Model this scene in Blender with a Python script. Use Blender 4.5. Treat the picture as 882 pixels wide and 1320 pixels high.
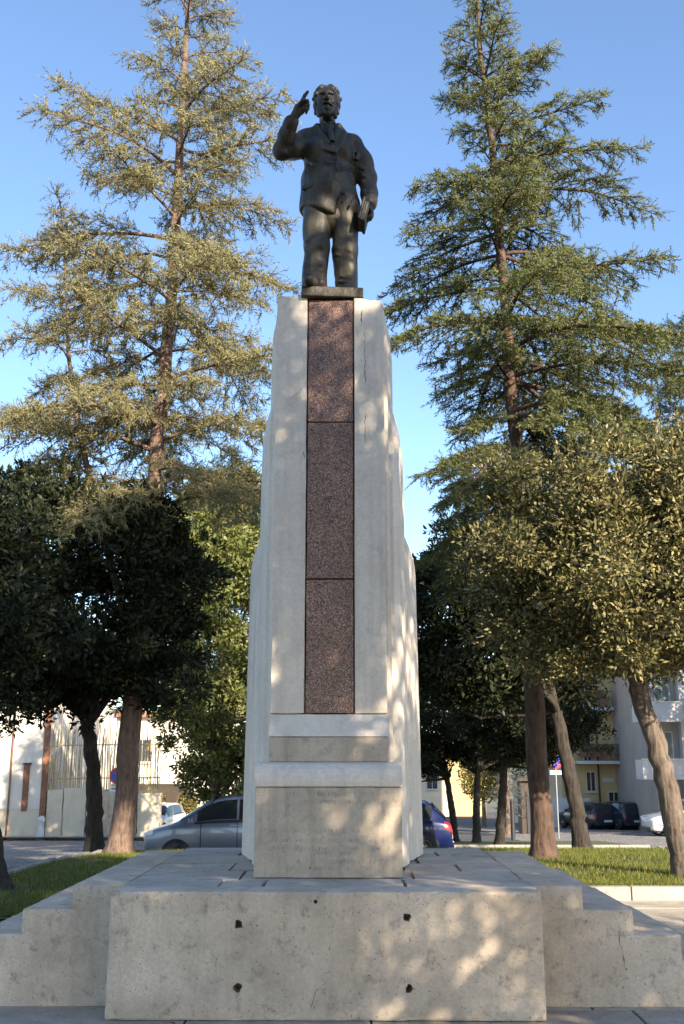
import bpy, bmesh, math, random
import numpy as np
from mathutils import Vector, Matrix
R = math.radians
for o in list(bpy.data.objects): bpy.data.objects.remove(o)
S = bpy.context.scene
COL = S.collection

# ------------------------------------------------------------------ camera
cam = bpy.data.cameras.new('camera'); camo = bpy.data.objects.new('camera', cam); COL.objects.link(camo)
camo.location = (0.16, 0, 1.6)
camo.rotation_euler = (R(90 + 13.4), 0, R(0.484))
cam.sensor_fit = 'VERTICAL'; cam.sensor_height = 36; cam.lens = 36 * 1301 / 1320
cam.clip_end = 3000
S.camera = camo
# ------------------------------------------------------------------ sky and sun
SUN_EL, SUN_AZ = 25.0, 32.0        # the sun stands behind the camera, SUN_AZ degrees to its right
w = bpy.data.worlds.new('World'); S.world = w; w.use_nodes = True
nt = w.node_tree; bg = nt.nodes['Background']
sky = nt.nodes.new('ShaderNodeTexSky'); sky.sky_type = 'NISHITA'; sky.sun_disc = False
sky.sun_elevation = R(SUN_EL); sky.sun_rotation = R(180 - SUN_AZ)
sky.air_density = 1.0; sky.dust_density = 0.6; sky.ozone_density = 3.0; sky.altitude = 300
nt.links.new(sky.outputs[0], bg.inputs[0]); bg.inputs[1].default_value = 0.12
sl = bpy.data.lights.new('sun', 'SUN'); slo = bpy.data.objects.new('sun', sl); COL.objects.link(slo)
sl.energy = 5.0; sl.angle = R(0.53); sl.color = (1.0, 0.87, 0.68)
d = Vector((math.sin(R(SUN_AZ)) * math.cos(R(SUN_EL)), -math.cos(R(SUN_AZ)) * math.cos(R(SUN_EL)), math.sin(R(SUN_EL))))
slo.rotation_euler = d.to_track_quat('Z', 'Y').to_euler(); slo.location = d * 60
S.view_settings.view_transform = 'Standard'; S.view_settings.look = 'None'
S.view_settings.gamma = 1; S.view_settings.use_curve_mapping = False
S.view_settings.exposure = 1.5
S.render.resolution_x = 684; S.render.resolution_y = 1024
S.render.engine = 'CYCLES'

# ------------------------------------------------------------------ helpers
def wpos(o):
    p = Vector((0, 0, 0))
    while o: p += o.location; o = o.parent
    return p
def link(name, me, mat=None, parent=None, smooth=False, world=True, kind=None, label=None):
    o = bpy.data.objects.new(name, me); COL.objects.link(o)
    if mat and not me.materials: me.materials.append(mat)
    if smooth: me.polygons.foreach_set('use_smooth', [True] * len(me.polygons))
    if parent:
        o.parent = parent
        if world: o.location = -wpos(parent)
    if kind: o['kind'] = kind
    if label: o['label'] = label
    return o
def thing(name, label, cat, loc=(0, 0, 0), rz=0, group=None):
    o = bpy.data.objects.new(name, None); COL.objects.link(o)
    o.location = loc; o.rotation_euler = (0, 0, rz); o.empty_display_size = .2
    o['label'] = label; o['category'] = cat
    if group: o['group'] = group
    return o
def tag(o, label, cat, group=None):
    o['label'] = label; o['category'] = cat
    if group: o['group'] = group
    return o
def npmesh(name, V, F):
    """V (n,3) array, F (m,k) int array"""
    V = np.asarray(V, np.float32); F = np.asarray(F, np.int32)
    me = bpy.data.meshes.new(name); k = F.shape[1]
    me.vertices.add(len(V)); me.vertices.foreach_set('co', V.ravel())
    me.loops.add(F.size); me.loops.foreach_set('vertex_index', F.ravel())
    me.polygons.add(len(F)); me.polygons.foreach_set('loop_start', np.arange(0, F.size, k, dtype=np.int32))
    me.update(calc_edges=True); me.validate()
    return me
def bm_mesh(name, bm):
    me = bpy.data.meshes.new(name); bm.to_mesh(me); bm.free(); return me
def add_box(bm, x0, x1, y0, y1, z0, z1):
    v = [bm.verts.new((x, y, z)) for z in (z0, z1) for y in (y0, y1) for x in (x0, x1)]
    for f in ((0, 2, 3, 1), (4, 5, 7, 6), (0, 1, 5, 4), (2, 6, 7, 3), (0, 4, 6, 2), (1, 3, 7, 5)):
        bm.faces.new([v[i] for i in f])
def boxm(x0, x1, y0, y1, z0, z1, bev=0, seg=1, name='box'):
    bm = bmesh.new(); add_box(bm, x0, x1, y0, y1, z0, z1)
    if bev: bmesh.ops.bevel(bm, geom=bm.edges[:], offset=bev, segments=seg, affect='EDGES', profile=.6)
    return bm_mesh(name, bm)
def box(name, x0, x1, y0, y1, z0, z1, mat, parent=None, bev=0, seg=1, **k):
    return link(name, boxm(x0, x1, y0, y1, z0, z1, bev, seg, name), mat, parent, **k)
def rough_box(name, x0, x1, y0, y1, z0, z1, mat, parent=None, bev=.012, cut=.12, amp=.006, seed=0, **k):
    """a worn stone block: subdivided, edges nibbled"""
    rs = np.random.RandomState(seed)
    bm = bmesh.new(); add_box(bm, x0, x1, y0, y1, z0, z1)
    bmesh.ops.bevel(bm, geom=bm.edges[:], offset=bev, segments=2, affect='EDGES', profile=.55)
    for ax in range(3):
        lo, hi = ((x0, x1), (y0, y1), (z0, z1))[ax]
        n = int((hi - lo) / cut)
        for i in range(1, min(n, 40)):
            p = [0, 0, 0]; p[ax] = lo + (hi - lo) * i / n + rs.uniform(-.3, .3) * cut
            nn = [0, 0, 0]; nn[ax] = 1
            bmesh.ops.bisect_plane(bm, geom=bm.verts[:] + bm.edges[:] + bm.faces[:], plane_co=p, plane_no=nn)
    for v in bm.verts:
        e = 0
        for a, (lo, hi) in enumerate(((x0, x1), (y0, y1), (z0, z1))):
            if min(v.co[a] - lo, hi - v.co[a]) < bev * 1.2: e += 1
        if e >= 2:
            c = Vector(((x0 + x1) / 2, (y0 + y1) / 2, (z0 + z1) / 2)); dd = (c - v.co)
            s = abs(rs.normal(0, amp)) + (amp * 3 if rs.rand() < .06 else 0)
            for a, (lo, hi) in enumerate(((x0, x1), (y0, y1), (z0, z1))):
                if min(v.co[a] - lo, hi - v.co[a]) < bev * 1.2: v.co[a] += math.copysign(s, dd[a])
    return link(name, bm_mesh(name, bm), mat, parent, **k)
class Tubes:
    def __init__(s): s.V = []; s.F = []; s.n = 0
    def add(s, pts, rad, n=6, cap=True, ridge=0, seed=0):
        pts = np.asarray(pts, float); rad = np.asarray(rad, float) * np.ones(len(pts)); m = len(pts)
        t = np.gradient(pts, axis=0); t /= np.linalg.norm(t, axis=1)[:, None] + 1e-9
        ref = np.array([0, 0, 1.]) if abs(t[0][2]) < .85 else np.array([1., 0, 0])
        a = np.cross(t, ref); a /= np.linalg.norm(a, axis=1)[:, None] + 1e-9; b = np.cross(t, a)
        th = np.arange(n) * 2 * math.pi / n
        ring = pts[:, None, :] + rad[:, None, None] * (np.cos(th)[None, :, None] * a[:, None, :] + np.sin(th)[None, :, None] * b[:, None, :])
        if ridge:
            q_ = np.random.RandomState(seed); am = q_.normal(0, 1, (m, n)); am = .55 * q_.normal(0, 1, (1, n)) + .6 * am; ring = pts[:, None] + (ring - pts[:, None]) * (1 + ridge * am)[:, :, None]
        s.V.append(ring.reshape(-1, 3))
        i = np.arange(m - 1)[:, None] * n; j = np.arange(n)[None, :]; j2 = (j + 1) % n
        q = np.stack([i + j, i + j2, i + n + j2, i + n + j], -1).reshape(-1, 4) + s.n
        s.F.append(q); s.n += m * n
    def mesh(s, name): return npmesh(name, np.concatenate(s.V), np.concatenate(s.F))
def lathe(bm, prof, n=16, axis='z', c=(0, 0, 0)):
    rings = []
    for r, h in prof:
        ring = []
        for i in range(n):
            a = 2 * math.pi * i / n
            p = (r * math.cos(a), r * math.sin(a), h) if axis == 'z' else (r * math.cos(a), h, r * math.sin(a))
            ring.append(bm.verts.new((p[0] + c[0], p[1] + c[1], p[2] + c[2])))
        rings.append(ring)
    for a, b in zip(rings, rings[1:]):
        for i in range(n): bm.faces.new((a[i], a[(i + 1) % n], b[(i + 1) % n], b[i]))
    bm.faces.new(rings[0]); bm.faces.new(rings[-1][::-1])
    bmesh.ops.recalc_face_normals(bm, faces=bm.faces[:])
def prism(bm, pts, y0, y1):
    """outline (x, z) extruded along y"""
    a = [bm.verts.new((x, y0, z)) for x, z in pts]; b = [bm.verts.new((x, y1, z)) for x, z in pts]
    bm.faces.new(a); bm.faces.new(b[::-1]); n = len(pts)
    for i in range(n): bm.faces.new((a[i], b[i], b[(i + 1) % n], a[(i + 1) % n]))
    bmesh.ops.recalc_face_normals(bm, faces=bm.faces[:])

GZ = np.array([(-400, 0.), (13, 0.), (16, -.06), (20, -.28), (22.5, -.55), (25, -.92), (30, -1.15), (45, -2.0), (60, -2.6), (100, -4.2), (200, -6.5), (900, -9.)])
def gz(y): return float(np.interp(y, GZ[:, 0], GZ[:, 1]))

# ------------------------------------------------------------------ materials
class NT:
    def __init__(s, name):
        s.m = bpy.data.materials.new(name); s.m.use_nodes = True; s.t = s.m.node_tree
        s.b = s.t.nodes['Principled BSDF']; s.co = s.t.nodes.new('ShaderNodeTexCoord')
    def n(s, typ, **k):
        x = s.t.nodes.new(typ)
        for a, v in k.items(): setattr(x, a, v)
        return x
    def L(s, a, b): s.t.links.new(a, b)
    def mapping(s, scale=(1, 1, 1), src='Object', rot=(0, 0, 0)):
        m = s.n('ShaderNodeMapping'); m.inputs['Scale'].default_value = scale; m.inputs['Rotation'].default_value = rot
        s.L(s.co.outputs[src], m.inputs[0]); return m.outputs[0]
    def noise(s, vec, scale, detail=5, rough=.55, dist=0):
        x = s.n('ShaderNodeTexNoise'); x.inputs['Scale'].default_value = scale; x.inputs['Detail'].default_value = detail
        x.inputs['Roughness'].default_value = rough; x.inputs['Distortion'].default_value = dist
        s.L(vec, x.inputs['Vector']); return x.outputs['Fac']
    def vor(s, vec, scale, feat='F1', out='Distance'):
        x = s.n('ShaderNodeTexVoronoi', feature=feat); x.inputs['Scale'].default_value = scale
        s.L(vec, x.inputs['Vector']); return x.outputs[out]
    def ramp(s, fac, stops, interp='LINEAR'):
        r = s.n('ShaderNodeValToRGB'); r.color_ramp.interpolation = interp
        e = r.color_ramp.elements
        while len(e) < len(stops): e.new(.5)
        for el, (p, c) in zip(e, stops):
            el.position = p; el.color = (c, c, c, 1) if isinstance(c, (int, float)) else (*c, 1)
        s.L(fac, r.inputs[0]); return r.outputs[0]
    def mix(s, fac, a, b, mode='MIX'):
        x = s.n('ShaderNodeMix', data_type='RGBA', blend_type=mode)
        for i, v in ((0, fac), (6, a), (7, b)):
            if hasattr(v, 'links'): s.L(v, x.inputs[i])
            elif isinstance(v, (int, float)): x.inputs[i].default_value = v if i == 0 else (v, v, v, 1)
            else: x.inputs[i].default_value = (*v, 1)
        return x.outputs[2]
    def bump(s, h, strength=.3, dist=.01):
        b = s.n('ShaderNodeBump'); b.inputs['Strength'].default_value = strength; b.inputs['Distance'].default_value = dist
        s.L(h, b.inputs['Height']); s.L(b.outputs[0], s.b.inputs['Normal']); return b
    def col(s, c):
        if hasattr(c, 'links'): s.L(c, s.b.inputs['Base Color'])
        else: s.b.inputs['Base Color'].default_value = (*c, 1)
    def set(s, **k):
        for a, v in k.items(): s.b.inputs[a.replace('_', ' ')].default_value = v
        return s
def plain(name, c, rough=.6, metal=0, coat=0, var=.12, scale=6):
    t = NT(name); v = t.mapping()
    f = t.noise(v, scale, 4)
    t.col(t.mix(t.ramp(f, [(.3, 0), (.7, 1)]), tuple(x * (1 - var) for x in c), tuple(min(1, x * (1 + var)) for x in c)))
    t.set(Roughness=rough, Metallic=metal); t.b.inputs['Coat Weight'].default_value = coat
    return t.m
def stone(name, light, dark, streak=.3, pits=.6, stain=.4, rough=.8, sc=1.0):
    t = NT(name); v = t.mapping((sc, sc, sc)); vs = t.mapping((9 * sc, 9 * sc, .55 * sc))
    big = t.noise(v, 2.2, 6, .62, .4); fine = t.noise(v, 42, 4, .7); st = t.noise(vs, 1.6, 5, .6)
    blot = t.noise(v, 9, 8, .75, .15); pit = t.noise(v, 70, 2, .5)
    c = t.mix(t.ramp(big, [(.32, 0), (.68, 1)]), dark, light)
    c = t.mix(t.ramp(fine, [(.35, .3), (.65, 0)]), c, tuple(x * .62 for x in dark))
    ss = t.ramp(st, [(.48, 0), (.7, streak)]); c = t.mix(ss, c, tuple(x * .52 for x in dark))
    bs = t.ramp(blot, [(.54, 0), (.72, stain)]); c = t.mix(bs, c, tuple(x * .42 for x in dark))
    ps = t.ramp(pit, [(.68, 0), (.74, pits)]); c = t.mix(ps, c, tuple(x * .25 for x in dark))
    t.col(c); t.set(Roughness=rough); t.b.inputs['Specular IOR Level'].default_value = .3
    h = t.mix(.5, t.ramp(pit, [(.66, 1), (.76, 0)]), fine); t.bump(h, .5, .006)
    return t.m
M = {}
M['marble'] = stone('white_stone', (.80, .69, .565), (.68, .58, .47), .25, .35, .35, .65)
M['block'] = stone('grey_limestone', (.71, .58, .445), (.44, .355, .27), .16, .9, .85, .85)
M['block2'] = stone('inscription_stone', (.60, .50, .39), (.43, .355, .275), .35, .6, .6, .85)
M['slab'] = stone('slab_stone', (.56, .48, .395), (.38, .325, .265), .0, .6, .85, .75)
M['paver'] = stone('pavement_stone', (.50, .425, .34), (.31, .26, .205), .0, .6, .9, .85)
M['kerb'] = stone('kerb_stone', (.42, .385, .34), (.28, .255, .225), .1, .6, .7, .85)
M['dirt'] = plain('joint_dirt', (.022, .019, .016), .95)
def granite():
    t = NT('red_granite'); v = t.mapping()
    a = t.vor(v, 150, out='Color'); s = t.n('ShaderNodeSeparateColor'); t.L(a, s.inputs[0])
    c = t.ramp(s.outputs[0], [(0, (.04, .026, .02)), (.2, (.17, .086, .06)), (.5, (.32, .165, .112)), (.8, (.44, .265, .19)), (.95, (.54, .41, .32))], 'CONSTANT')
    n = t.noise(v, 3, 5); c = t.mix(t.ramp(n, [(.35, .0), (.7, .45)]), c, (.10, .052, .038))
    t.col(c); t.set(Roughness=.42); t.bump(t.noise(v, 60, 3), .12, .003); return t.m
M['granite'] = granite()
def bronze():
    t = NT('weathered_bronze'); v = t.mapping(); vs = t.mapping((7, 7, .8))
    n = t.noise(v, 5, 6, .6, .5); s = t.noise(vs, 2.2, 5)
    c = t.mix(t.ramp(n, [(.35, 0), (.68, 1)]), (.018, .014, .009), (.052, .041, .026))
    c = t.mix(t.ramp(s, [(.5, 0), (.75, .55)]), c, (.12, .11, .07))
    t.col(c); t.set(Metallic=.1, Roughness=.5); t.b.inputs['Specular IOR Level'].default_value = .4
    t.bump(t.noise(v, 26, 5, .6), .45, .012); return t.m
M['bronze'] = bronze()
def bark(name, a, b, sc=1):
    t = NT(name); v = t.mapping((6 * sc, 6 * sc, 1.3 * sc)); v2 = t.mapping((3, 3, 3))
    n = t.noise(v, 3, 7, .65, .6); x = t.vor(v, 2.6); k = t.noise(v2, 2, 4)
    c = t.mix(t.ramp(n, [(.3, 0), (.7, 1)]), a, b); c = t.mix(t.ramp(x, [(.05, .75), (.4, 0)]), c, tuple(q * .35 for q in a))
    c = t.mix(t.ramp(k, [(.5, 0), (.75, .4)]), c, tuple(q * 1.35 for q in b))
    t.col(c); t.set(Roughness=.95); t.bump(t.mix(.5, n, x), .9, .03); return t.m
M['bark_c'] = bark('cedar_bark', (.075, .046, .034), (.21, .14, .105))
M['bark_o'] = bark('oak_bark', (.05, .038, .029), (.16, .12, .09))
M['bark_d'] = bark('shaded_oak_bark', (.014, .011, .008), (.05, .037, .028)); M['bark_r'] = bark('shaded_reddish_cedar_bark', (.035, .02, .014), (.115, .07, .048))  # shaded copies of the oak and cedar bark: shade darkens the colour itself
def leafm(name, cols, rough=.5, trans=.25, spec=.4):
    t = NT(name); g = t.n('ShaderNodeNewGeometry')
    n = len(cols); c = t.ramp(g.outputs['Random Per Island'], [(i / max(1, n - 1), x) for i, x in enumerate(cols)])
    t.col(c); t.set(Roughness=rough); t.b.inputs['Specular IOR Level'].default_value = spec
    tr = t.n('ShaderNodeBsdfTranslucent'); t.L(c, tr.inputs[0]); mx = t.n('ShaderNodeMixShader'); mx.inputs[0].default_value = trans
    t.L(t.b.outputs[0], mx.inputs[1]); t.L(tr.outputs[0], mx.inputs[2]); t.L(mx.outputs[0], t.t.nodes['Material Output'].inputs[0])
    return t.m
M['needle_l'] = leafm('cedar_needles_grey_olive', [(.11, .105, .045), (.20, .18, .08), (.28, .24, .11), (.15, .15, .08)], .65, .25)
M['needle_r'] = leafm('cedar_needles_green', [(.05, .062, .02), (.115, .13, .038), (.18, .18, .055), (.08, .095, .035)], .65, .25)
M['needle_d'] = leafm('cedar_needles_dark', [(.035, .05, .022), (.06, .075, .032), (.085, .095, .04)], .65, .2)
M['oak_dark'] = leafm('oak_leaves_dark_shaded', [(.010, .014, .006), (.016, .021, .009), (.032, .038, .015), (.02, .027, .011)], .5, .08, .18)  # dark evergreen leaves, colour lowered further to stand in for shade
M['oak_lit'] = leafm('oak_leaves_olive_lit', [(.025, .03, .010), (.10, .098, .032), (.20, .175, .065), (.33, .275, .12), (.055, .06, .022)], .5, .15, .25)  # sunlit copy of the oak leaves, brightness of the sun put into the colour
M['laurel'] = leafm('laurel_leaves_lit', [(.05, .065, .018), (.11, .135, .036), (.19, .20, .06), (.26, .25, .09)], .45, .25, .25)  # leaf colour brightened to stand in for sunlight blocked by the cedar
M['bush_y'] = leafm('autumn_leaves', [(.16, .14, .03), (.24, .20, .05), (.12, .12, .03)], .5, .3)
M['bush_g'] = leafm('bluish_needles', [(.05, .065, .055), (.09, .105, .095)], .6, .1)
M['hedge'] = leafm('hedge_leaves', [(.12, .10, .03), (.20, .15, .05), (.09, .09, .03)], .5, .2)
M['blade'] = leafm('grass_blades', [(.06, .085, .014), (.11, .14, .024), (.18, .185, .035), (.26, .23, .08)], .55, .35, .2)
def soil():
    t = NT('lawn_soil'); v = t.mapping(); n = t.noise(v, 4, 6); f = t.noise(v, 40, 4)
    c = t.mix(t.ramp(n, [(.4, 0), (.65, 1)]), (.06, .075, .02), (.10, .115, .03)); c = t.mix(t.ramp(f, [(.4, .5), (.6, 0)]), c, (.05, .04, .025))
    t.col(c); t.set(Roughness=1); t.bump(f, .6, .03); return t.m
M['soil'] = soil()
def asphalt():
    t = NT('asphalt'); v = t.mapping(); n = t.noise(v, .6, 6); f = t.noise(v, 60, 3)
    c = t.mix(t.ramp(n, [(.35, 0), (.7, 1)]), (.055, .053, .05), (.10, .095, .09)); c = t.mix(t.ramp(f, [(.4, .4), (.6, 0)]), c, (.03, .03, .03))
    t.col(c); t.set(Roughness=.9); t.bump(f, .4, .01); return t.m
M['asphalt'] = asphalt()
def cobble():
    t = NT('cobble_paving'); v = t.mapping()
    e = t.vor(v, 7, 'DISTANCE_TO_EDGE'); k = t.vor(v, 7, out='Color'); s = t.n('ShaderNodeSeparateColor'); t.L(k, s.inputs[0])
    c = t.ramp(s.outputs[0], [(0, (.16, .145, .13)), (.5, (.24, .22, .20)), (1, (.33, .31, .29))])
    c = t.mix(t.ramp(e, [(.02, 1), (.09, 0)]), c, (.05, .045, .04))
    t.col(c); t.set(Roughness=.85); t.bump(t.ramp(e, [(0, 0), (.15, 1)]), .6, .02); return t.m
M['cobble'] = cobble()
def land():
    t = NT('far_ground'); v = t.mapping(); n = t.noise(v, .03, 6)
    t.col(t.mix(t.ramp(n, [(.4, 0), (.6, 1)]), (.09, .09, .05), (.16, .15, .11))); t.set(Roughness=1); return t.m
M['land'] = land()
def plaster(name, c, dirt=.4, low=None):
    t = NT(name); v = t.mapping(); vs = t.mapping((2, 2, .25)); n = t.noise(v, .8, 6); s = t.noise(vs, 2, 5); f = t.noise(v, 25, 3)
    x = t.mix(t.ramp(n, [(.35, 0), (.7, 1)]), tuple(q * .86 for q in c), c); x = t.mix(t.ramp(s, [(.5, 0), (.75, dirt)]), x, tuple(q * .6 for q in c))
    t.col(x); t.set(Roughness=.9); t.bump(f, .25, .01); return t.m
M['w_white'] = plaster('white_plaster', (.74, .67, .57), .25)
M['w_cream'] = plaster('cream_plaster', (.66, .55, .40), .35)
M['w_yellow'] = plaster('yellow_plaster', (.56, .42, .20), .25)
M['w_pale'] = plaster('pale_yellow_plaster', (.58, .49, .33), .3)
M['w_grey'] = plaster('grey_plaster', (.36, .33, .30), .5)
M['w_lgrey'] = plaster('light_grey_plaster', (.58, .57, .55), .3)
M['rubble'] = stone('rubble_render', (.62, .50, .36), (.40, .29, .20), .3, .6, .8, .9, .6)
M['rust'] = plain('rusty_brown', (.20, .085, .04), .7, var=.3)
M['reed'] = plain('reed', (.50, .38, .20), .8, var=.3, scale=14)
M['glass'] = plain('window_glass', (.03, .035, .04), .08, var=.2)
M['frame_w'] = plain('window_frame_paint', (.45, .43, .40), .5)
M['shutter'] = plain('green_shutter', (.14, .17, .15), .6)
M['wood'] = plain('brown_wood', (.05, .032, .022), .7)
M['iron'] = plain('dark_iron', (.025, .025, .027), .5)
M['metal'] = plain('galvanised_steel', (.36, .37, .38), .4, .6)
M['roof'] = plain('roof_tiles', (.30, .15, .09), .8, var=.3)
M['sign_r'] = plain('sign_red', (.55, .03, .03), .4, var=.05); M['sign_b'] = plain('sign_blue', (.02, .07, .42), .4, var=.05)
M['sign_w'] = plain('sign_white', (.75, .75, .73), .4, var=.05)
M['tyre'] = plain('tyre_rubber', (.014, .014, .014), .8); M['rim'] = plain('alloy_rim', (.42, .42, .43), .3, .8)
M['trim'] = plain('black_trim', (.012, .012, .013), .5)
M['lamp_red'] = plain('red_lamp_lens', (.30, .012, .015), .15); M['lamp_clear'] = plain('clear_lamp_lens', (.60, .62, .64), .12)
M['plate'] = plain('number_plate_white', (.70, .70, .68), .4, var=.03)
def paint(name, c, metal=.0): return plain(name, c, .28, metal, .8, .04, 2)
M['p_silver'] = paint('grey_car_paint', (.20, .215, .25), .5); M['p_blue'] = paint('blue_car_paint', (.003, .009, .065), .15)
M['p_dark'] = paint('dark_blue_car_paint', (.012, .018, .035), .2); M['p_white'] = paint('silver_white_car_paint', (.55, .56, .58), .2)
def carglass():
    t = NT('car_glass'); t.col((.02, .024, .026)); t.set(Roughness=.04, Alpha=1.0); t.b.inputs['Specular IOR Level'].default_value = .6; return t.m
M['cglass'] = carglass()

# ------------------------------------------------------------------ ground, roads, pavement, lawns
def sheet(name, poly_x, y0, y1, mat, lift, ny=None, kind='structure', parent=None):
    """a strip following the terrain; poly_x(y) gives (x0, x1)"""
    ys = sorted(set([y0, y1] + [float(a) for a in GZ[:, 0] if y0 < a < y1] + list(np.linspace(y0, y1, ny or 8))))
    bm = bmesh.new(); prev = None
    for y in ys:
        a, b = poly_x(y); r = [bm.verts.new((x, y, gz(y) + lift)) for x in np.linspace(a, b, 9)]
        if prev:
            for i in range(8): bm.faces.new((prev[i], prev[i + 1], r[i + 1], r[i]))
        prev = r
    return link(name, bm_mesh(name, bm), mat, parent, kind=kind)
sheet('ground', lambda y: (-900, 900), -400, 900, M['land'], -.05)
sheet('street', lambda y: (-60, 60), 13.0, 110, M['asphalt'], -.02, 30)
sheet('cobbled_street', lambda y: (-40, -4.6), 4, 43, M['cobble'], -.008, 30)
sheet('side_street', lambda y: (float(np.interp(y, [12, 19, 25, 60], [5.3, 5.95, 7.0, 7.2])), 40), 8, 62, M['cobble'], -.008, 30)
pav = sheet('pavement', lambda y: (-4.45, 30), -30, 12.0, M['dirt'], -.012)
RX = lambda y: float(np.interp(y, [12, 14, 19, 24, 26], [5.2, 5.5, 5.9, 6.6, 6.4]))
lawn_r = sheet('lawn', lambda y: (-.6, RX(y)), 12.14, 24.6, M['soil'], .10, 20)
lawn_l = sheet('lawn', lambda y: (-4.32, -.8), 10.2, 22.3, M['soil'], .06, 20)

# ------------------------------------------------------------------ paving slabs
rnd = random.Random(5)
slabs = []
y = 4.2
row = 0
while y < 11.9:
    dpt = rnd.choice([.62, .7, .8]); y1 = min(y + dpt, 11.95)
    x = -4.4 - rnd.uniform(0, .8)
    while x < 7.5:
        wd = rnd.uniform(1.0, 1.7); x1 = x + wd
        inside = x > -2.66 and x1 < 2.66 and y > 7.1 and y1 < 9.5
        left_l = x1 < -.8 and y >= 10.2
        if not inside and x1 > -4.4 and not (y > 10.1 and x1 < 1.0):
            slabs.append((max(x, -4.4), x1, y, y1))
        x = x1
    y = y1
for i, (a, b, c, e) in enumerate(slabs):
    dz = rnd.uniform(-.004, .002)
    o = box('paving_slab', a + .006, b - .006, c + .006, e - .006, -.06, dz, M['paver'], pav, .006)

# ------------------------------------------------------------------ kerbs
def kerb_run(pts, top, thing_, w_=.13, seg=1.0):
    for (x0, y0), (x1, y1) in zip(pts, pts[1:]):
        L = math.hypot(x1 - x0, y1 - y0); n = max(1, round(L / seg)); ang = math.atan2(y1 - y0, x1 - x0)
        for i in range(n):
            t = (i + .5) / n; cx, cy = x0 + (x1 - x0) * t, y0 + (y1 - y0) * t
            me = boxm(-L / n / 2 + .006, L / n / 2 - .006, -w_ / 2, w_ / 2, -.35, 0, .012, 2, 'kerb_stone')
            o = link('kerb_stone', me, M['kerb'], thing_, world=False)
            o.location = Vector((cx, cy, gz(cy) + top)) - wpos(thing_); o.rotation_euler = (0, 0, ang + rnd.uniform(-.006, .006))
k1 = thing('stone_kerb', 'low pale stone kerb edging the sunlit lawn beside the steps', 'kerb', (3, 12.07, 0))
kerb_run([(-.5, 12.07), (5.2, 12.07), (5.6, 14.), (6.0, 19.), (6.7, 24.), (6.2, 24.8)], .135, k1)
k2 = thing('stone_kerb', 'narrow stone kerb between the cobbled street and the small lawn', 'kerb', (-4.4, 14, 0))
kerb_run([(-4.4, 10.1), (-4.4, 22.4)], .09, k2, .11)

# grass blades
def blades(name, pts, hmin, hmax, wd, parent, seed):
    rs = np.random.RandomState(seed); n = len(pts); az = rs.uniform(0, 2 * math.pi, n); h = rs.uniform(hmin, hmax, n)
    sd = np.stack([np.cos(az), np.sin(az), np.zeros(n)], 1) * wd; ln = rs.normal(0, .35, (n, 2)) * h[:, None]
    tip = pts + np.concatenate([ln, h[:, None]], 1)
    V = np.stack([pts - sd, pts + sd, tip], 1).reshape(-1, 3); F = np.arange(3 * n).reshape(-1, 3)
    return link(name, npmesh(name, V, F), M['blade'], parent, kind='stuff')
def lawn_pts(x0f, x1f, y0, y1, n, lift, seed):
    rs = np.random.RandomState(seed); y = y0 + (y1 - y0) * rs.rand(n) ** 1.6
    a = np.array([x0f(q) for q in y]); b = np.array([x1f(q) for q in y]); x = a + (b - a) * rs.rand(n)
    keep = (np.sin(x * 2.3 + 1) * np.sin(y * 1.7) + rs.rand(n)) > -.2
    z = np.interp(y, GZ[:, 0], GZ[:, 1]) + lift
    return np.stack([x, y, z], 1)[keep]
tag(blades('grass', lawn_pts(lambda y: -.5, RX, 12.16, 24.5, 90000, .09, 1), .03, .085, .006, None, 2), 'short patchy grass of the lawn behind the pale kerb', 'grass')
tag(blades('grass', lawn_pts(lambda y: -4.3, lambda y: -.9, 10.3, 22.2, 50000, .05, 3), .03, .075, .006, None, 4), 'short grass on the small lawn beside the cobbled street', 'grass')

rs = np.random.RandomState(77)
def litter(name, n, x0, x1, y0, y1, lift, seed):
    rs = np.random.RandomState(seed); y = rs.uniform(y0, y1, n); P = np.stack([rs.uniform(x0, x1, n), y, np.interp(y, GZ[:, 0], GZ[:, 1]) + lift], 1)
    Lf = np.array([(0, 0, 0), (.25, .06, .5), (0, 0, 1), (-.25, .06, .5)]); z = norm(rs.normal(0, 1, (n, 3)) * (1, 1, .15)); roll = np.cross(z, np.array((0, 0, 1.)) + rs.normal(0, .25, (n, 3)))
    x = norm(np.cross(np.array((0, 0, 1.)), z)); yy = np.cross(z, x); sz = rs.uniform(.04, .08, n)[:, None, None]
    V = (Lf[None, :, 0:1] * x[:, None] + Lf[None, :, 1:2] * yy[:, None] + Lf[None, :, 2:3] * z[:, None]) * sz + P[:, None]
    F = np.array([(0, 1, 2), (0, 2, 3)])[None] + (np.arange(n) * 4)[:, None, None]
    return link(name, npmesh(name, V.reshape(-1, 3), F.reshape(-1, 3)), M['dead'], None, kind='stuff')
def norm(v): return v / (np.linalg.norm(v, axis=-1, keepdims=True) + 1e-9)
M['dead'] = leafm('fallen_leaves', [(.09, .05, .02), (.17, .10, .04), (.24, .17, .08), (.06, .035, .02)], .7, .1, .2)
tag(litter('fallen_leaves', 700, -.3, 5.1, 12.3, 22, .135, 5), 'dry brown leaves scattered on the lawn behind the pale kerb', 'leaves')
tag(litter('fallen_leaves', 400, -4.2, -1.2, 10.5, 21, .095, 6), 'dry brown leaves scattered on the small lawn by the cobbles', 'leaves')
tag(litter('fallen_leaves', 160, -4.3, 5, 5.2, 12, .012, 7), 'dry brown leaves scattered on the pavement slabs round the plinth', 'leaves')

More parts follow.
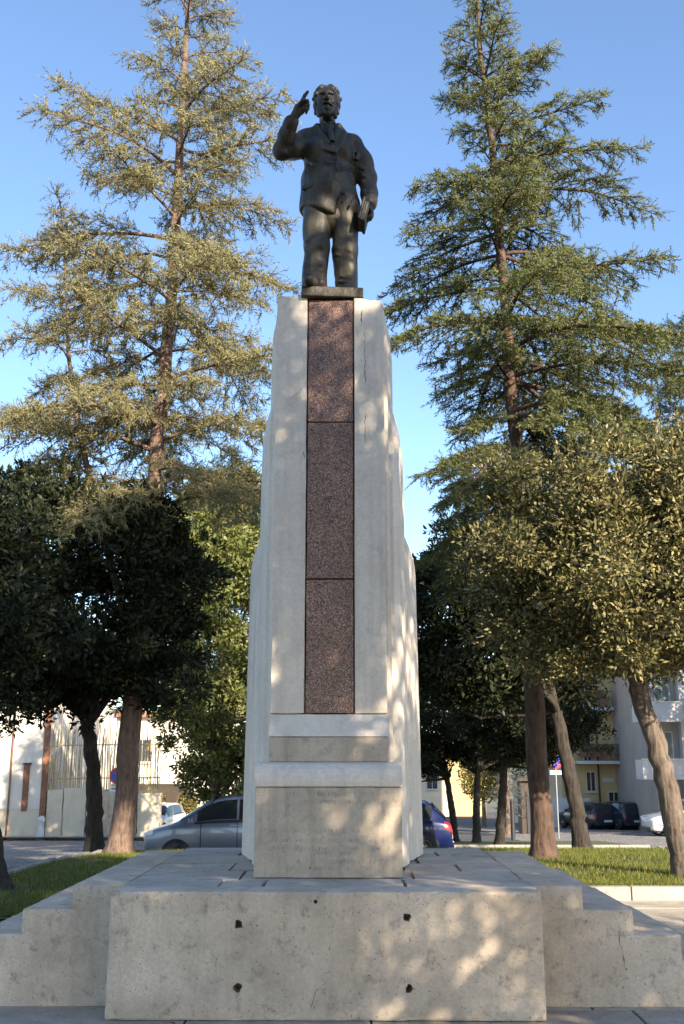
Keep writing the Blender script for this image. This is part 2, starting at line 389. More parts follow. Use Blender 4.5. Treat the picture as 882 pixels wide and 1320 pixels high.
# ------------------------------------------------------------------ stepped plinth
PH = .75
pl = thing('stepped_plinth', 'grey limestone plinth with stepped sides and bolt holes carrying the tall pedestal', 'plinth', (0, 8.2, 0))
def stepped_holes(o, holes):
    """drill the bolt holes"""
    bm = bmesh.new(); rs = random.Random(3)
    for hx, hz, r in holes:
        a = []; b = []
        for i in range(11):
            t = 2 * math.pi * i / 11; rr = r * rs.uniform(.75, 1.25)
            a.append(bm.verts.new((hx + rr * math.cos(t), 6.60, hz + rr * math.sin(t)))); b.append(bm.verts.new((hx + rr * .8 * math.cos(t), 6.86, hz + rr * .8 * math.sin(t))))
        bm.faces.new(a); bm.faces.new(b[::-1])
        for i in range(11): bm.faces.new((a[i], b[i], b[(i + 1) % 11], a[(i + 1) % 11]))
    bmesh.ops.recalc_face_normals(bm, faces=bm.faces[:])
    cut = link('cutter', bm_mesh('cutter', bm), M['dirt'])
    md = o.modifiers.new('holes', 'BOOLEAN'); md.object = cut; md.operation = 'DIFFERENCE'; md.solver = 'EXACT'
    o.location = (0, 0, 0); pr = o.parent; o.parent = None
    bpy.context.view_layer.update()
    dg = bpy.context.evaluated_depsgraph_get(); me = bpy.data.meshes.new_from_object(o.evaluated_get(dg))
    o.modifiers.clear(); o.data = me; o.parent = pr; o.location = -wpos(pr); bpy.data.objects.remove(cut)
fb = rough_box('front_block', -1.357, 1.357, 6.72, 6.985, 0, PH, M['block'], pl, .018, .06, .0018, 1)
holes = [(-.545, .555, .030), (-.54, .19, .030), (.51, .60, .026), (.515, .185, .027), (-.062, .69, .012)]
stepped_holes(fb, holes)
for hx, hz, r in holes[:4]:
    b = bmesh.new(); lathe(b, [(r * .38, -.02), (r * .38, .03), (r * .3, .035)], 8, 'y'); me = bm_mesh('bolt_stub', b)
    o = link('bolt_stub', me, M['rust'], pl, world=False); o.location = Vector((hx, 6.83, hz - .004)) - wpos(pl)
rough_box('side_block', -1.357, -1.1, 6.99, 9.74, 0, .62, M['block'], pl, .01, .3, .003, 2)
rough_box('side_block', 1.1, 1.357, 6.99, 9.74, 0, .62, M['block'], pl, .01, .3, .003, 3)
box('core', -1.1, 1.1, 7.0, 9.7, -.02, .66, M['dirt'], pl)
# top slabs
rows = [(6.99, 7.40, [-1.357, -.72, -.42, .52, 1.357]), (7.41, 7.95, [-1.357, -.62, .6, 1.357]), (7.96, 8.45, [-1.357, -.75, .55, .98, 1.357]),
        (8.46, 9.05, [-1.357, -.62, .7, 1.357]), (9.06, 9.42, [-1.357, -.8, 0, .9, 1.357]), (9.43, 9.76, [-1.357, -.5, .45, 1.357])]
ii = 0
for (a, b, xs) in rows:
    for x0, x1 in zip(xs, xs[1:]):
        ii += 1
        rough_box('top_slab', x0 + .007, x1 - .007, a + .004, b - .006, .664, PH - .004 + rnd.uniform(-.004, .003), M['slab'], pl, .008, .14, .004, 10 + ii)
# stepped side flights
for s_ in (-1, 1):
    prof = [(1.36, 0), (1.36, PH - .008), (1.692, PH - .008), (1.692, .593), (2.016, .593), (2.016, .437), (2.325, .437), (2.325, .285), (2.63, .285), (2.63, .135), (2.93, .135), (2.93, 0)]
    bm = bmesh.new(); prism(bm, [(s_ * x, z) for x, z in prof], 7.09, 9.52)
    bmesh.ops.bevel(bm, geom=bm.edges[:], offset=.009, segments=2, affect='EDGES', profile=.55)
    for q in range(1, 40):
        for ax, lo, hi in ((0, -2.95, 2.95), (1, 7.05, 9.55), (2, 0, .76)):
            if ax == 2 and q > 8: continue
            n_ = 9 if ax == 2 else 40; c_ = [0, 0, 0]; c_[ax] = lo + (hi - lo) * q / n_; d_ = [0, 0, 0]; d_[ax] = 1
            bmesh.ops.bisect_plane(bm, geom=bm.verts[:] + bm.edges[:] + bm.faces[:], plane_co=c_, plane_no=d_)
    rs = np.random.RandomState(9 + s_)
    for v in bm.verts:
        ex = min(abs(abs(v.co.x) - x) for x, _ in prof); ez = min(abs(v.co.z - z) for _, z in prof); ey = min(abs(v.co.y - 7.09), abs(v.co.y - 9.52))
        if sum(e < .0095 for e in (ex, ey, ez)) >= 2: v.co += Vector((-s_ * abs(rs.normal(0, .002)), abs(rs.normal(0, .003)) * (1 if v.co.y < 8 else -1), -abs(rs.normal(0, .003))))
    link('side_steps', bm_mesh('side_steps', bm), M['block'], pl)

# ------------------------------------------------------------------ pedestal
pd = thing('pedestal', 'tall white stone pedestal with a red granite strip and an inscription block', 'pedestal', (0, 8.3, PH))
rough_box('inscription_block', -.522, .522, 7.44, 8.3, PH - .003, 1.36, M['block2'], pd, .006, .07, .0015, 71)
# roll moulding on top of the block
bm = bmesh.new()
prof = [(7.432, 1.364), (7.428, 1.40), (7.437, 1.44), (7.462, 1.485), (7.50, 1.515), (7.56, 1.53), (8.3, 1.53), (8.3, 1.364)]
a = [bm.verts.new((-.527, y, z)) for y, z in prof]; b = [bm.verts.new((.527, y, z)) for y, z in prof]
bm.faces.new(a); bm.faces.new(b[::-1])
for i in range(len(prof)): bm.faces.new((a[i], b[i], b[(i + 1) % len(prof)], a[(i + 1) % len(prof)]))
bmesh.ops.recalc_face_normals(bm, faces=bm.faces[:])
link('roll_moulding', bm_mesh('roll', bm), M['marble'], pd)
rough_box('upper_block', -.445, .44, 7.64, 8.3, 1.532, 1.712, M['block2'], pd, .005, .07, .0015, 72)
bm = bmesh.new()
prof = [(7.637, 1.715), (7.75, 1.878), (8.3, 1.878), (8.3, 1.715)]
a = [bm.verts.new((-.45 if i != 1 else -.44, y, z)) for i, (y, z) in enumerate(prof)]; b = [bm.verts.new((.44, y, z)) for y, z in prof]
bm.faces.new(a); bm.faces.new(b[::-1])
for i in range(4): bm.faces.new((a[i], b[i], b[(i + 1) % 4], a[(i + 1) % 4]))
bmesh.ops.recalc_face_normals(bm, faces=bm.faces[:])
link('sloping_course', bm_mesh('slope', bm), M['marble'], pd)
CT = 5.283
rough_box('pilaster', -.447, -.192, 7.752, 8.75, 1.884, CT + .012, M['marble'], pd, .006, .09, .002, 73)
p2 = rough_box('pilaster', .192, .438, 7.752, 8.75, 1.884, CT, M['marble'], pd, .006, .035, .0015, 74)
for v in p2.data.vertices:       # the broken upper corner
    if v.co.z > CT - .05 and v.co.x > .24:
        k = min(1, (v.co.x - .24) / .08); v.co.z -= k * (.012 + .018 * abs(math.sin(v.co.x * 61 + v.co.y * 7)) + (.03 if v.co.x > .42 else 0))
gzs = [1.884, 2.83, 4.105, 4.66, CT - .012]
gz_j = [1.884, 2.915, 4.20, CT - .010]
for z0, z1 in zip(gz_j, gz_j[1:]):
    rough_box('granite_panel', -.184, .184, 7.772, 8.6, z0 + .004, z1 - .004, M['granite'], pd, .005, .2, .001, int(z0 * 10))
box('core', -.19, .19, 7.80, 8.7, 1.9, CT - .05, M['dirt'], pd)
# side piers: three layers on either side, each with a rounded shoulder
def pier(side, outer, xin, ztop, zsh, zbot, seed):
    """outer: plan polyline (x, y) from front to back"""
    rs = np.random.RandomState(seed)
    # refine plan
    P = []
    for (x0, y0), (x1, y1) in zip(outer, outer[1:]):
        for t in np.linspace(0, 1, 5)[:-1]: P.append((x0 + (x1 - x0) * t, y0 + (y1 - y0) * t))
    P.append(outer[-1]); P = np.array(P)
    levels = list(np.linspace(zbot, zsh, 14)) + [zsh + (ztop - zsh) * math.sin(t) for t in np.linspace(0, math.pi / 2, 9)[1:]]
    V = []; F = []; n = len(P) + 2
    for z in levels:
        g = 1.0
        if z > zsh:
            u = (z - zsh) / (ztop - zsh); g = max(.22, math.sqrt(max(0, 1 - u * u)))
        bt = 1 + .035 * (1 - (z - zbot) / (zsh - zbot)) if z < zsh else 1
        for x, y in P: V.append((side * (xin + (x * bt - xin) * g), y + (1 - g) * .05, z))
        V.append((side * xin * .3, P[-1][1], z)); V.append((side * xin * .3, P[0][1] + .01, z))
    m = len(levels)
    bm = bmesh.new(); vv = [bm.verts.new(v) for v in V]
    for i in range(m - 1):
        for j in range(n): bm.faces.new((vv[i * n + j], vv[i * n + (j + 1) % n], vv[(i + 1) * n + (j + 1) % n], vv[(i + 1) * n + j]))
    bm.faces.new(vv[:n][::-1]); bm.faces.new(vv[(m - 1) * n:])
    bmesh.ops.recalc_face_normals(bm, faces=bm.faces[:])
    return link('side_pier', bm_mesh('pier', bm), M['marble'], pd)
for s in (-1, 1):
    pier(s, [(.442, 7.84), (.465, 7.86), (.475, 7.98), (.462, 8.0), (.50, 8.03), (.53, 8.35), (.50, 8.8)], .44, 5.23, 4.93, .76, 1)
    pier(s, [(.455, 7.97), (.505, 7.985), (.545, 8.06), (.57, 8.16), (.546, 8.19), (.588, 8.26), (.632, 8.7), (.56, 9.0)], .46, 4.50, 4.08, .757, 2)
    pier(s, [(.50, 8.17), (.56, 8.18), (.578, 8.24), (.60, 8.36), (.61, 8.52), (.575, 8.55), (.64, 8.6), (.68, 8.78), (.65, 8.82), (.705, 8.88), (.757, 9.15), (.62, 9.4)], .54, 3.60, 3.15, .753, 3)
def crack(name, pts, wd, y, parent, seed):
    rs = np.random.RandomState(seed); V = []; F = []
    P = []
    for (x0, z0), (x1, z1) in zip(pts, pts[1:]):
        n_ = max(4, int(math.hypot(x1 - x0, z1 - z0) / .025))
        for t in np.linspace(0, 1, n_)[:-1]: P.append((x0 + (x1 - x0) * t + rs.normal(0, .004), z0 + (z1 - z0) * t))
    P.append(pts[-1])
    for i, (x, z) in enumerate(P):
        w_ = wd * rs.uniform(.15, 1.3) * (0.2 if i in (0, len(P) - 1) else 1); V += [(x - w_, y, z), (x + w_, y, z + w_ * .5)]
    F = [(2 * i, 2 * i + 1, 2 * i + 3, 2 * i + 2) for i in range(len(P) - 1)]
    return link(name, npmesh(name, V, F), M['crack'], parent)
M['crack'] = plain('dark_crack', (.09, .075, .06), .95, var=.3, scale=30)
crack('crack', [(.26, 5.17), (.255, 5.02)], .004, 7.7508, pd, 1); crack('crack', [(.285, 5.0), (.28, 4.62), (.29, 4.52)], .0028, 7.7508, pd, 2); crack('crack', [(.285, 4.28), (.28, 4.02)], .003, 7.7508, pd, 3); crack('crack', [(.30, 2.6), (.295, 2.48)], .0025, 7.7508, pd, 4); crack('crack', [(-.215, 3.95), (-.212, 3.88)], .004, 7.7508, pd, 5)
crack('crack', [(-.10, .05), (-.06, .16), (.02, .24)], .002, 6.7188, pl, 6); crack('crack', [(-.68, .30), (-.675, .36)], .003, 6.7188, pl, 7); crack('crack', [(1.92, .50), (1.925, .32), (1.94, .22)], .0022, 7.0888, pl, 8); crack('crack', [(-1.68, .24), (-1.67, .31)], .0022, 7.0888, pl, 9)
# worn carved lettering
bm = bmesh.new(); rl = random.Random(8)
def stroke(x, z, dx, dz, w_):
    L = math.hypot(dx, dz) or 1; nx, nz = -dz / L * w_, dx / L * w_; yy = 7.4385
    bm.faces.new([bm.verts.new(p) for p in ((x + nx, yy, z + nz), (x - nx, yy, z - nz), (x + dx - nx, yy, z + dz - nz), (x + dx + nx, yy, z + dz + nz))])
for z, x0, x1 in [(1.30, -.30, .36), (1.245, -.25, .30), (1.05, -.43, .30), (.985, -.40, .42), (.93, -.43, .43), (.90, -.10, .14), (.845, -.24, .33), (.80, -.30, .32)]:
    x = x0
    while x < x1:
        if rl.random() < .16: x += .03; continue
        h = .026
        for k in range(rl.choice([2, 2, 3])):
            ty = rl.random(); ox = rl.uniform(0, .014)
            if ty < .5: stroke(x + ox, z, 0, h, .0013)
            elif ty < .75: stroke(x + ox, z + rl.choice([0, h / 2, h]), .013, 0, .0012)
            else: stroke(x, z, .014 * rl.choice([1, .6]), h, .0012)
        x += .026
M['carve'] = plain('carved_lettering', (.36, .295, .225), .95, var=.3, scale=40)
link('inscription', bm_mesh('inscription', bm), M['carve'], pd, kind='stuff', label='worn illegible carved lettering')

# ------------------------------------------------------------------ bronze statue (signed distance fields, surface nets)
class Field:
    def __init__(s, lo, hi, h):
        s.lo = np.array(lo, float); s.h = h; s.n = np.ceil((np.array(hi) - s.lo) / h).astype(int) + 1
        s.v = np.full(s.n, 1.0, np.float32)
        s.ax = [s.lo[i] + h * np.arange(s.n[i]) for i in range(3)]
    def region(s, a, b, m):
        a = np.minimum(a, b) - m, np.maximum(a, b) + m
        i0 = np.clip(np.floor((a[0] - s.lo) / s.h).astype(int), 0, s.n); i1 = np.clip(np.ceil((a[1] - s.lo) / s.h).astype(int) + 1, 0, s.n)
        sl_ = tuple(slice(p, q) for p, q in zip(i0, i1))
        X = np.meshgrid(*[s.ax[k][sl_[k]] for k in range(3)], indexing='ij', sparse=True)
        return sl_, X
    def put(s, sl_, dd, k, op):
        c = s.v[sl_]
        if c.size == 0: return
        if op == 'u':
            if k > 0:
                h = np.clip(.5 + .5 * (dd - c) / k, 0, 1); r = dd * (1 - h) + c * h - k * h * (1 - h)
            else: r = np.minimum(c, dd)
        else:
            if k > 0:
                h = np.clip(.5 - .5 * (dd + c) / k, 0, 1); r = c * (1 - h) - dd * h + k * h * (1 - h)
            else: r = np.maximum(c, -dd)
        s.v[sl_] = r
    def cap(s, a, b, ra, rb, k=.02, op='u', sq=(1, 1, 1)):
        """tapered capsule; sq squashes space about the segment"""
        a = np.array(a, float); b = np.array(b, float); q = np.array(sq, float); r = max(ra, rb)
        sl_, X = s.region(a, b, r / min(q.min(), 1) + k + .03)
        ba = (b - a) * q; pa = [(X[i] - a[i]) * q[i] for i in range(3)]
        t = np.clip((pa[0] * ba[0] + pa[1] * ba[1] + pa[2] * ba[2]) / max(1e-9, ba.dot(ba)), 0, 1)
        dd = np.sqrt(sum((pa[i] - ba[i] * t) ** 2 for i in range(3))) - (ra + (rb - ra) * t)
        s.put(sl_, dd.astype(np.float32), k, op)
    def ell(s, c, r, k=.02, op='u', rot=0):
        c = np.array(c, float); r = np.array(r, float); m = r.max()
        sl_, X = s.region(c, c, m + k + .03)
        p = [X[i] - c[i] for i in range(3)]
        if rot: cs, sn = math.cos(rot), math.sin(rot); p = [p[0] * cs + p[2] * sn, p[1], -p[0] * sn + p[2] * cs]
        k0 = np.sqrt(sum((p[i] / r[i]) ** 2 for i in range(3))); k1 = np.sqrt(sum((p[i] / r[i] ** 2) ** 2 for i in range(3))) + 1e-6
        s.put(sl_, (k0 * (k0 - 1) / k1).astype(np.float32), k, op)
    def box(s, c, e, r=.01, k=.01, op='u', M3=None):
        c = np.array(c, float); e = np.array(e, float); m = np.linalg.norm(e)
        sl_, X = s.region(c, c, m + r + k + .03)
        p = [X[i] - c[i] for i in range(3)]
        if M3 is not None: p = [sum(M3[j][i] * p[j] for j in range(3)) for i in range(3)]
        q = [np.abs(p[i]) - e[i] for i in range(3)]
        dd = np.sqrt(sum(np.maximum(x, 0) ** 2 for x in q)) + np.minimum(np.maximum(np.maximum(q[0], q[1]), q[2]), 0) - r
        s.put(sl_, dd.astype(np.float32), k, op)
    def path(s, pts, r, k=.01, op='u'):
        for i in range(len(pts) - 1):
            ra = r[i] if hasattr(r, '__len__') else r; rb = r[i + 1] if hasattr(r, '__len__') else r
            s.cap(pts[i], pts[i + 1], ra, rb, k, op)
    def wrinkle(s, amp, seed, freq=14):
        """low relief folds"""
        rs = np.random.RandomState(seed); X = np.meshgrid(*s.ax, indexing='ij', sparse=True); w_ = 0
        for i in range(5):
            dv = rs.normal(0, 1, 3) * freq * (1, 1, .8); w_ = w_ + np.sin(X[0] * dv[0] + X[1] * dv[1] + X[2] * dv[2] + rs.rand() * 6)
        s.v += (amp * w_ / 2.2).astype(np.float32) * (np.abs(s.v) < .08)
    def mesh(s, name):
        v = s.v; I = v < 0; n = s.n
        c = np.zeros(n - 1, np.int8)
        off = [(i, j, k) for i in (0, 1) for j in (0, 1) for k in (0, 1)]
        for i, j, k in off: c += I[i:n[0] - 1 + i, j:n[1] - 1 + j, k:n[2] - 1 + k]
        act = np.argwhere((c > 0) & (c < 8)); idx = np.full(n - 1, -1, np.int32); idx[tuple(act.T)] = np.arange(len(act))
        acc = np.zeros((len(act), 3)); cnt = np.zeros(len(act))
        for a in off:
            for ax in range(3):
                if a[ax]: continue
                b = list(a); b[ax] = 1
                va = v[tuple((act + a).T)].astype(float); vb = v[tuple((act + b).T)].astype(float); m = (va < 0) != (vb < 0)
                t = np.where(m, va / np.where(m, va - vb, 1), 0)
                p = np.repeat(np.array(a, float)[None], len(act), 0); p[:, ax] = t
                acc += p * m[:, None]; cnt += m
        V = s.lo + s.h * (act + acc / cnt[:, None]); F = []
        for ax in range(3):
            u, w_ = (ax + 1) % 3, (ax + 2) % 3
            lo = [slice(None)] * 3; hi = [slice(None)] * 3; lo[ax] = slice(0, n[ax] - 1); hi[ax] = slice(1, n[ax])
            A = I[tuple(lo)]; B = I[tuple(hi)]; E_ = np.argwhere(A != B)
            E_ = E_[(E_[:, u] > 0) & (E_[:, w_] > 0) & (E_[:, u] < n[u] - 1) & (E_[:, w_] < n[w_] - 1)]
            def cell(du, dw):
                q = E_.copy(); q[:, u] -= du; q[:, w_] -= dw; return idx[tuple(q.T)]
            Q = np.stack([cell(1, 1), cell(0, 1), cell(0, 0), cell(1, 0)], 1)
            fl = ~A[tuple(E_.T)]; Q[fl] = Q[fl][:, ::-1]; F.append(Q)
        F = np.concatenate(F); F = F[(F >= 0).all(1)]
        return npmesh(name, V, F)
SX, SY, SZ = 0.0, 7.97, 5.37
st = thing('statue', 'dark bronze statue of a bearded man in a suit raising one hand', 'statue', (SX, SY, SZ))
def part(name, fld, lab=None):
    o = link(name, fld.mesh(name), M['bronze'], st, smooth=True, world=False)
    if lab: o['label'] = lab
    return o
H0 = .0068
# --- body: head, neck, hands on a continuous core
B = Field((-.58, -.62, -.02), (.50, .30, 2.16), H0)
B.cap((0, .02, .75), (-.01, .02, 1.35), .15, .17, .05); B.cap((-.02, .02, 1.35), (-.035, .0, 1.6), .14, .075, .05)
B.cap((-.035, 0, 1.55), (-.04, -.03, 1.78), .073, .07, .03)
for a, b in (((-.12, 0, .8), (-.13, -.09, .1)), ((.12, .02, .8), (.125, .04, .1))): B.cap(a, b, .09, .055, .03)
B.cap((-.24, .0, 1.47), (-.43, -.19, 1.29), .07, .055, .03); B.cap((-.43, -.19, 1.29), (-.325, -.36, 1.485), .05, .037, .02)
B.cap((.22, .0, 1.45), (.345, .04, 1.18), .06, .05, .03); B.cap((.345, .04, 1.18), (.335, -.06, .86), .05, .036, .02)
hc = np.array((-.043, -.045, 1.86))
B.ell(hc + (0, .02, .035), (.108, .132, .142), .03)                 # skull
B.ell(hc + (0, -.045, -.06), (.082, .085, .115), .03)               # face and jaw
B.ell(hc + (0, -.075, -.15), (.05, .05, .045), .03)                 # chin
for sx in (-1, 1):
    B.ell(hc + (sx * .040, -.130, .010), (.027, .030, .018), .012, 's')   # eye sockets
    B.ell(hc + (sx * .040, -.098, .008), (.017, .02, .012), .006)        # eyeball
    B.cap(hc + (sx * .016, -.128, .036), hc + (sx * .066, -.107, .034), .012, .009, .012)   # brow
    B.ell(hc + (sx * .052, -.102, -.042), (.026, .022, .022), .02)        # cheekbone
    B.ell(hc + (sx * .108, .012, -.005), (.016, .03, .04), .008)          # ear
B.cap(hc + (0, -.122, .03), hc + (0, -.162, -.038), .010, .019, .012)     # nose
for sx in (-1, 1): B.ell(hc + (sx * .016, -.145, -.042), (.012, .014, .01), .008)
B.cap(hc + (-.028, -.132, -.092), hc + (.028, -.132, -.092), .006, .006, .006, 's')   # mouth
B.cap(hc + (-.02, -.125, -.103), hc + (.02, -.125, -.103), .011, .011, .008)          # lower lip
# raised right hand: palm, thumb and fingers
wr = np.array((-.327, -.362, 1.488)); pm = np.array((-.272, -.398, 1.56))
B.cap(wr, pm, .036, .046, .02, sq=(1, 1.2, 1)); B.ell(pm + (.012, 0, .012), (.048, .036, .052), .02, rot=.6)
def finger(root, p1, p2, tip, r): B.path([root, p1, p2, tip], [r, r * .95, r * .88, r * .75], .006)
finger(pm + (-.005, -.005, .03), (-.243, -.418, 1.632), (-.222, -.432, 1.672), (-.196, -.444, 1.700), .0175)     # index, pointing up
finger(pm + (.015, -.01, .025), (-.232, -.445, 1.607), (-.196, -.462, 1.600), (-.186, -.445, 1.572), .0165)
finger(pm + (.02, -.012, .005), (-.222, -.445, 1.575), (-.190, -.462, 1.562), (-.190, -.442, 1.535), .0160)
finger(pm + (.02, -.010, -.015), (-.222, -.435, 1.545), (-.200, -.448, 1.528), (-.207, -.425, 1.508), .0145)
finger(pm + (-.02, -.02, -.01), (-.265, -.452, 1.577), (-.238, -.476, 1.59), (-.212, -.484, 1.592), .0175)        # thumb
# left hand holding the hat and papers
lw = np.array((.335, -.062, .86)); lp = np.array((.328, -.095, .79))
B.cap(lw, lp, .035, .042, .02, sq=(1.25, 1, 1)); B.ell(lp, (.032, .046, .055), .02)
for i, yy in enumerate((-.135, -.112, -.09, -.068)):
    B.path([lp + (.012, yy + .095, -.02), (.352, yy - .005, .735), (.338, yy - .01, .695 + .006 * abs(i - 1)), (.31, yy - .012, .688)], [.016, .0155, .0145, .012], .005)
B.path([lp + (-.01, -.03, .02), (.312, -.155, .785), (.30, -.17, .745)], [.017, .016, .013], .006)
body = part('body', B)
# --- hair, moustache and beard
Hh = Field((-.20, -.26, 1.60), (.12, .16, 2.13), .006)
rs = np.random.RandomState(4)
Hh.ell(hc + (0, .045, .06), (.118, .13, .135), .02); Hh.ell(hc + (0, -.11, -.02), (.09, .085, .115), .015, 's')
for i in range(90):
    a = rs.uniform(-2.7, 2.7); b = rs.uniform(-.1, 1.45)
    p = hc + np.array((.118 * math.sin(a) * math.cos(b), .035 + .125 * math.cos(a) * math.cos(b), .06 + .132 * math.sin(b)))
    if p[1] < hc[1] - .06 and p[2] < hc[2] + .10: continue
    Hh.ell(p, (.020, .022, .018), .008)
for i in range(60):       # short full beard
    a = rs.uniform(-1.35, 1.35); zz = rs.uniform(-.185, -.07)
    if abs(a) < .45 and zz > -.118: continue
    if abs(a) < .8 and zz > -.085: continue
    p = hc + np.array((.083 * math.sin(a), -.05 - .086 * math.cos(a), zz)); Hh.ell(p, (.016, .017, .022), .010)
for sx in (-1, 1):
    for t in np.linspace(0, 1, 5): Hh.ell(hc + (sx * (.008 + .045 * t), -.143 + .03 * t, -.076 - .018 * t * t), (.014, .014, .011), .006)
    for zz in np.linspace(-.10, .02, 5): Hh.ell(hc + (sx * .100, -.02, zz), (.014, .022, .02), .008)
part('hair_and_beard', Hh, 'wavy hair, moustache and short full beard in bronze')
# --- trousers
T = Field((-.30, -.28, -.01), (.30, .24, .98), H0)
T.cap((-.09, .0, .88), (.09, .01, .88), .17, .17, .03, sq=(1, 1.1, 1))
T.path([(-.118, -.01, .84), (-.128, -.075, .45), (-.138, -.10, .07)], [.135, .105, .098], .03)
T.path([(.112, .01, .84), (.122, .0, .45), (.127, .045, .05)], [.132, .105, .100], .03)
for sx, yy in ((-.13, -.10), (.125, .04)):
    for z in (.09, .15, .23, .38, .45): T.cap((sx - .075, yy - .05, z), (sx + .05, yy - .075, z + .04 * math.sin(z * 40)), .013, .010, .045)

for sx, yy, kx in ((-.125, -.16, -1), (.118, -.10, 1)):
    for z, w_ in ((.42, .06), (.36, .07), (.17, .06), (.12, .07), (.07, .07)): T.cap((sx - w_, yy + .03, z + .02), (sx + w_ * .8, yy + .02, z - .02), .010, .008, .03)
T.wrinkle(.007, 3, 15); part('trousers', T)
# --- shoes
for nm, c, rz in (('shoe', (-.145, -.17, .0), -.25), ('shoe', (.128, .0, .0), .12)):
    Fd = Field((c[0] - .17, c[1] - .22, -.01), (c[0] + .17, c[1] + .22, .16), .0065)
    f = lambda x, y, z: (c[0] + x * math.cos(rz) - y * math.sin(rz), c[1] + x * math.sin(rz) + y * math.cos(rz), z)
    Fd.cap(f(0, .08, .05), f(0, -.06, .045), .052, .055, .02); Fd.cap(f(0, -.05, .04), f(-.005, -.135, .036), .055, .043, .02); Fd.cap(f(0, .06, .06), f(0, .05, .12), .056, .06, .02)
    Fd.cap(f(-.035, -.02, .075), f(.035, -.02, .075), .012, .012, .012); Fd.box(f(0, 0, -.045), (.2, .25, .04), 0, .004, 's'); part(nm, Fd)
# --- jacket
J = Field((-.60, -.46, .58), (.50, .32, 1.78), H0)
J.cap((-.015, .02, .93), (-.015, .03, 1.12), .205, .205, .04, sq=(1, 1.12, 1))
J.cap((-.02, .02, 1.12), (-.03, .02, 1.36), .205, .20, .06, sq=(.93, 1.1, 1))
J.cap((-.215, .02, 1.545), (.170, .02, 1.495), .085, .085, .07); J.cap((-.11, .015, 1.61), (.055, .015, 1.595), .072, .072, .06)
J.ell((-.03, -.07, 1.02), (.20, .155, .20), .06)                    # belly
J.ell((-.12, -.07, 1.38), (.11, .10, .13), .05); J.ell((.08, -.07, 1.36), (.11, .10, .13), .05)
J.cap((-.03, .02, 1.10), (-.06, .0, .84), .215, .20, .04, sq=(.9, 1.05, 1)); J.cap((.07, .02, .95), (.10, .03, .74), .155, .14, .04, sq=(.95, .95, 1))
J.box((0, 0, .64), (.5, .5, .085), 0, .01, 's')
J.box((-.12, -.1, .672), (.21, .5, .10), .0, .02, 's', M3=np.array(((.93, 0, .36), (0, 1, 0), (-.36, 0, .93))))             # right skirt ends higher
J.ell((.100, -.22, .69), (.072, .17, .23), .02, 's')                 # cut-away opening
# sleeves
J.path([(-.24, .01, 1.52), (-.335, -.07, 1.41), (-.425, -.19, 1.305)], [.10, .092, .082], .06)
J.path([(-.425, -.19, 1.305), (-.382, -.275, 1.39), (-.337, -.345, 1.465)], [.08, .070, .060], .03)
J.cap((-.345, -.335, 1.455), (-.333, -.352, 1.476), .066, .066, .01)
J.path([(.185, .01, 1.475), (.262, .03, 1.33), (.318, .045, 1.18)], [.098, .09, .08], .06)
J.path([(.318, .045, 1.18), (.33, .0, 1.0), (.335, -.055, .88)], [.078, .07, .062], .03)
J.cap((.341, -.045, .905), (.337, -.06, .87), .067, .067, .01)
for a, b in (((-.40, -.25, 1.25), (-.50, -.12, 1.32)), ((-.37, -.22, 1.29), (-.44, -.10, 1.37)), ((-.36, -.29, 1.33), (-.44, -.25, 1.36)), ((-.33, -.14, 1.30), (-.33, -.05, 1.46)), ((-.28, -.09, 1.33), (-.26, -.04, 1.50)),
             ((.26, -.03, 1.24), (.355, .0, 1.21)), ((.27, -.03, 1.16), (.365, -.01, 1.14)), ((.28, -.04, 1.09), (.37, -.03, 1.05)), ((.28, -.07, .98), (.365, -.06, 1.0)), ((.22, -.07, 1.30), (.25, -.03, 1.45))):
    J.cap(a, b, .016, .012, .022)
for a, b in (((-.20, -.12, 1.25), (-.05, -.20, 1.13)), ((-.22, -.10, 1.12), (-.02, -.21, 1.06)), ((-.21, -.08, .98), (-.06, -.20, 1.0)), ((.18, -.12, 1.2), (.07, -.19, 1.1)), ((.20, -.08, 1.0), (.10, -.16, .84))):
    J.cap(a, b, .014, .010, .03)
# front edge, lapels, collar, pockets, buttons
J.path([(.055, -.185, 1.30), (.045, -.225, 1.1), (.075, -.215, .95)], .010, .014)
J.path([(.030, -.195, 1.28), (.022, -.235, 1.1), (.026, -.225, .98)], .008, .008, 's')
for s, x0, x1 in ((-1, .045, -.165), (1, .045, .19)):
    for t in np.linspace(0, 1, 22):
        a = np.array((x0 + (x1 - x0) * t * .62, -.188 + .035 * t, 1.29 + .20 * t)); b = np.array((-.04 + s * (.045 + .03 * t), -.165 + .06 * t, 1.34 + .26 * t))
        J.cap(a, b, .014, .014, .006)
    J.path([(x0, -.205, 1.285), (x0 + (x1 - x0) * .5, -.18, 1.38), (x1, -.115, 1.46)], .009, .006, 's')
J.path([(.045, -.21, 1.31), (-.04 + .05, -.15, 1.45), (-.005, -.10, 1.55)], .009, .006, 's'); J.path([(.03, -.21, 1.31), (-.07, -.15, 1.45), (-.085, -.10, 1.55)], .009, .006, 's')
J.path([(-.125, -.03, 1.655), (-.09, .07, 1.69), (.02, .07, 1.68), (.06, -.03, 1.645)], .024, .02)
J.box((-.19, -.13, .985), (.055, .03, .018), .008, .008, M3=np.array(((.8, .6, 0), (-.6, .8, 0), (0, 0, 1))))
for z, y in ((1.20, -.232), (1.10, -.25), (1.0, -.245)): J.ell((.045, y + .012, z), (.012, .012, .012), .004)
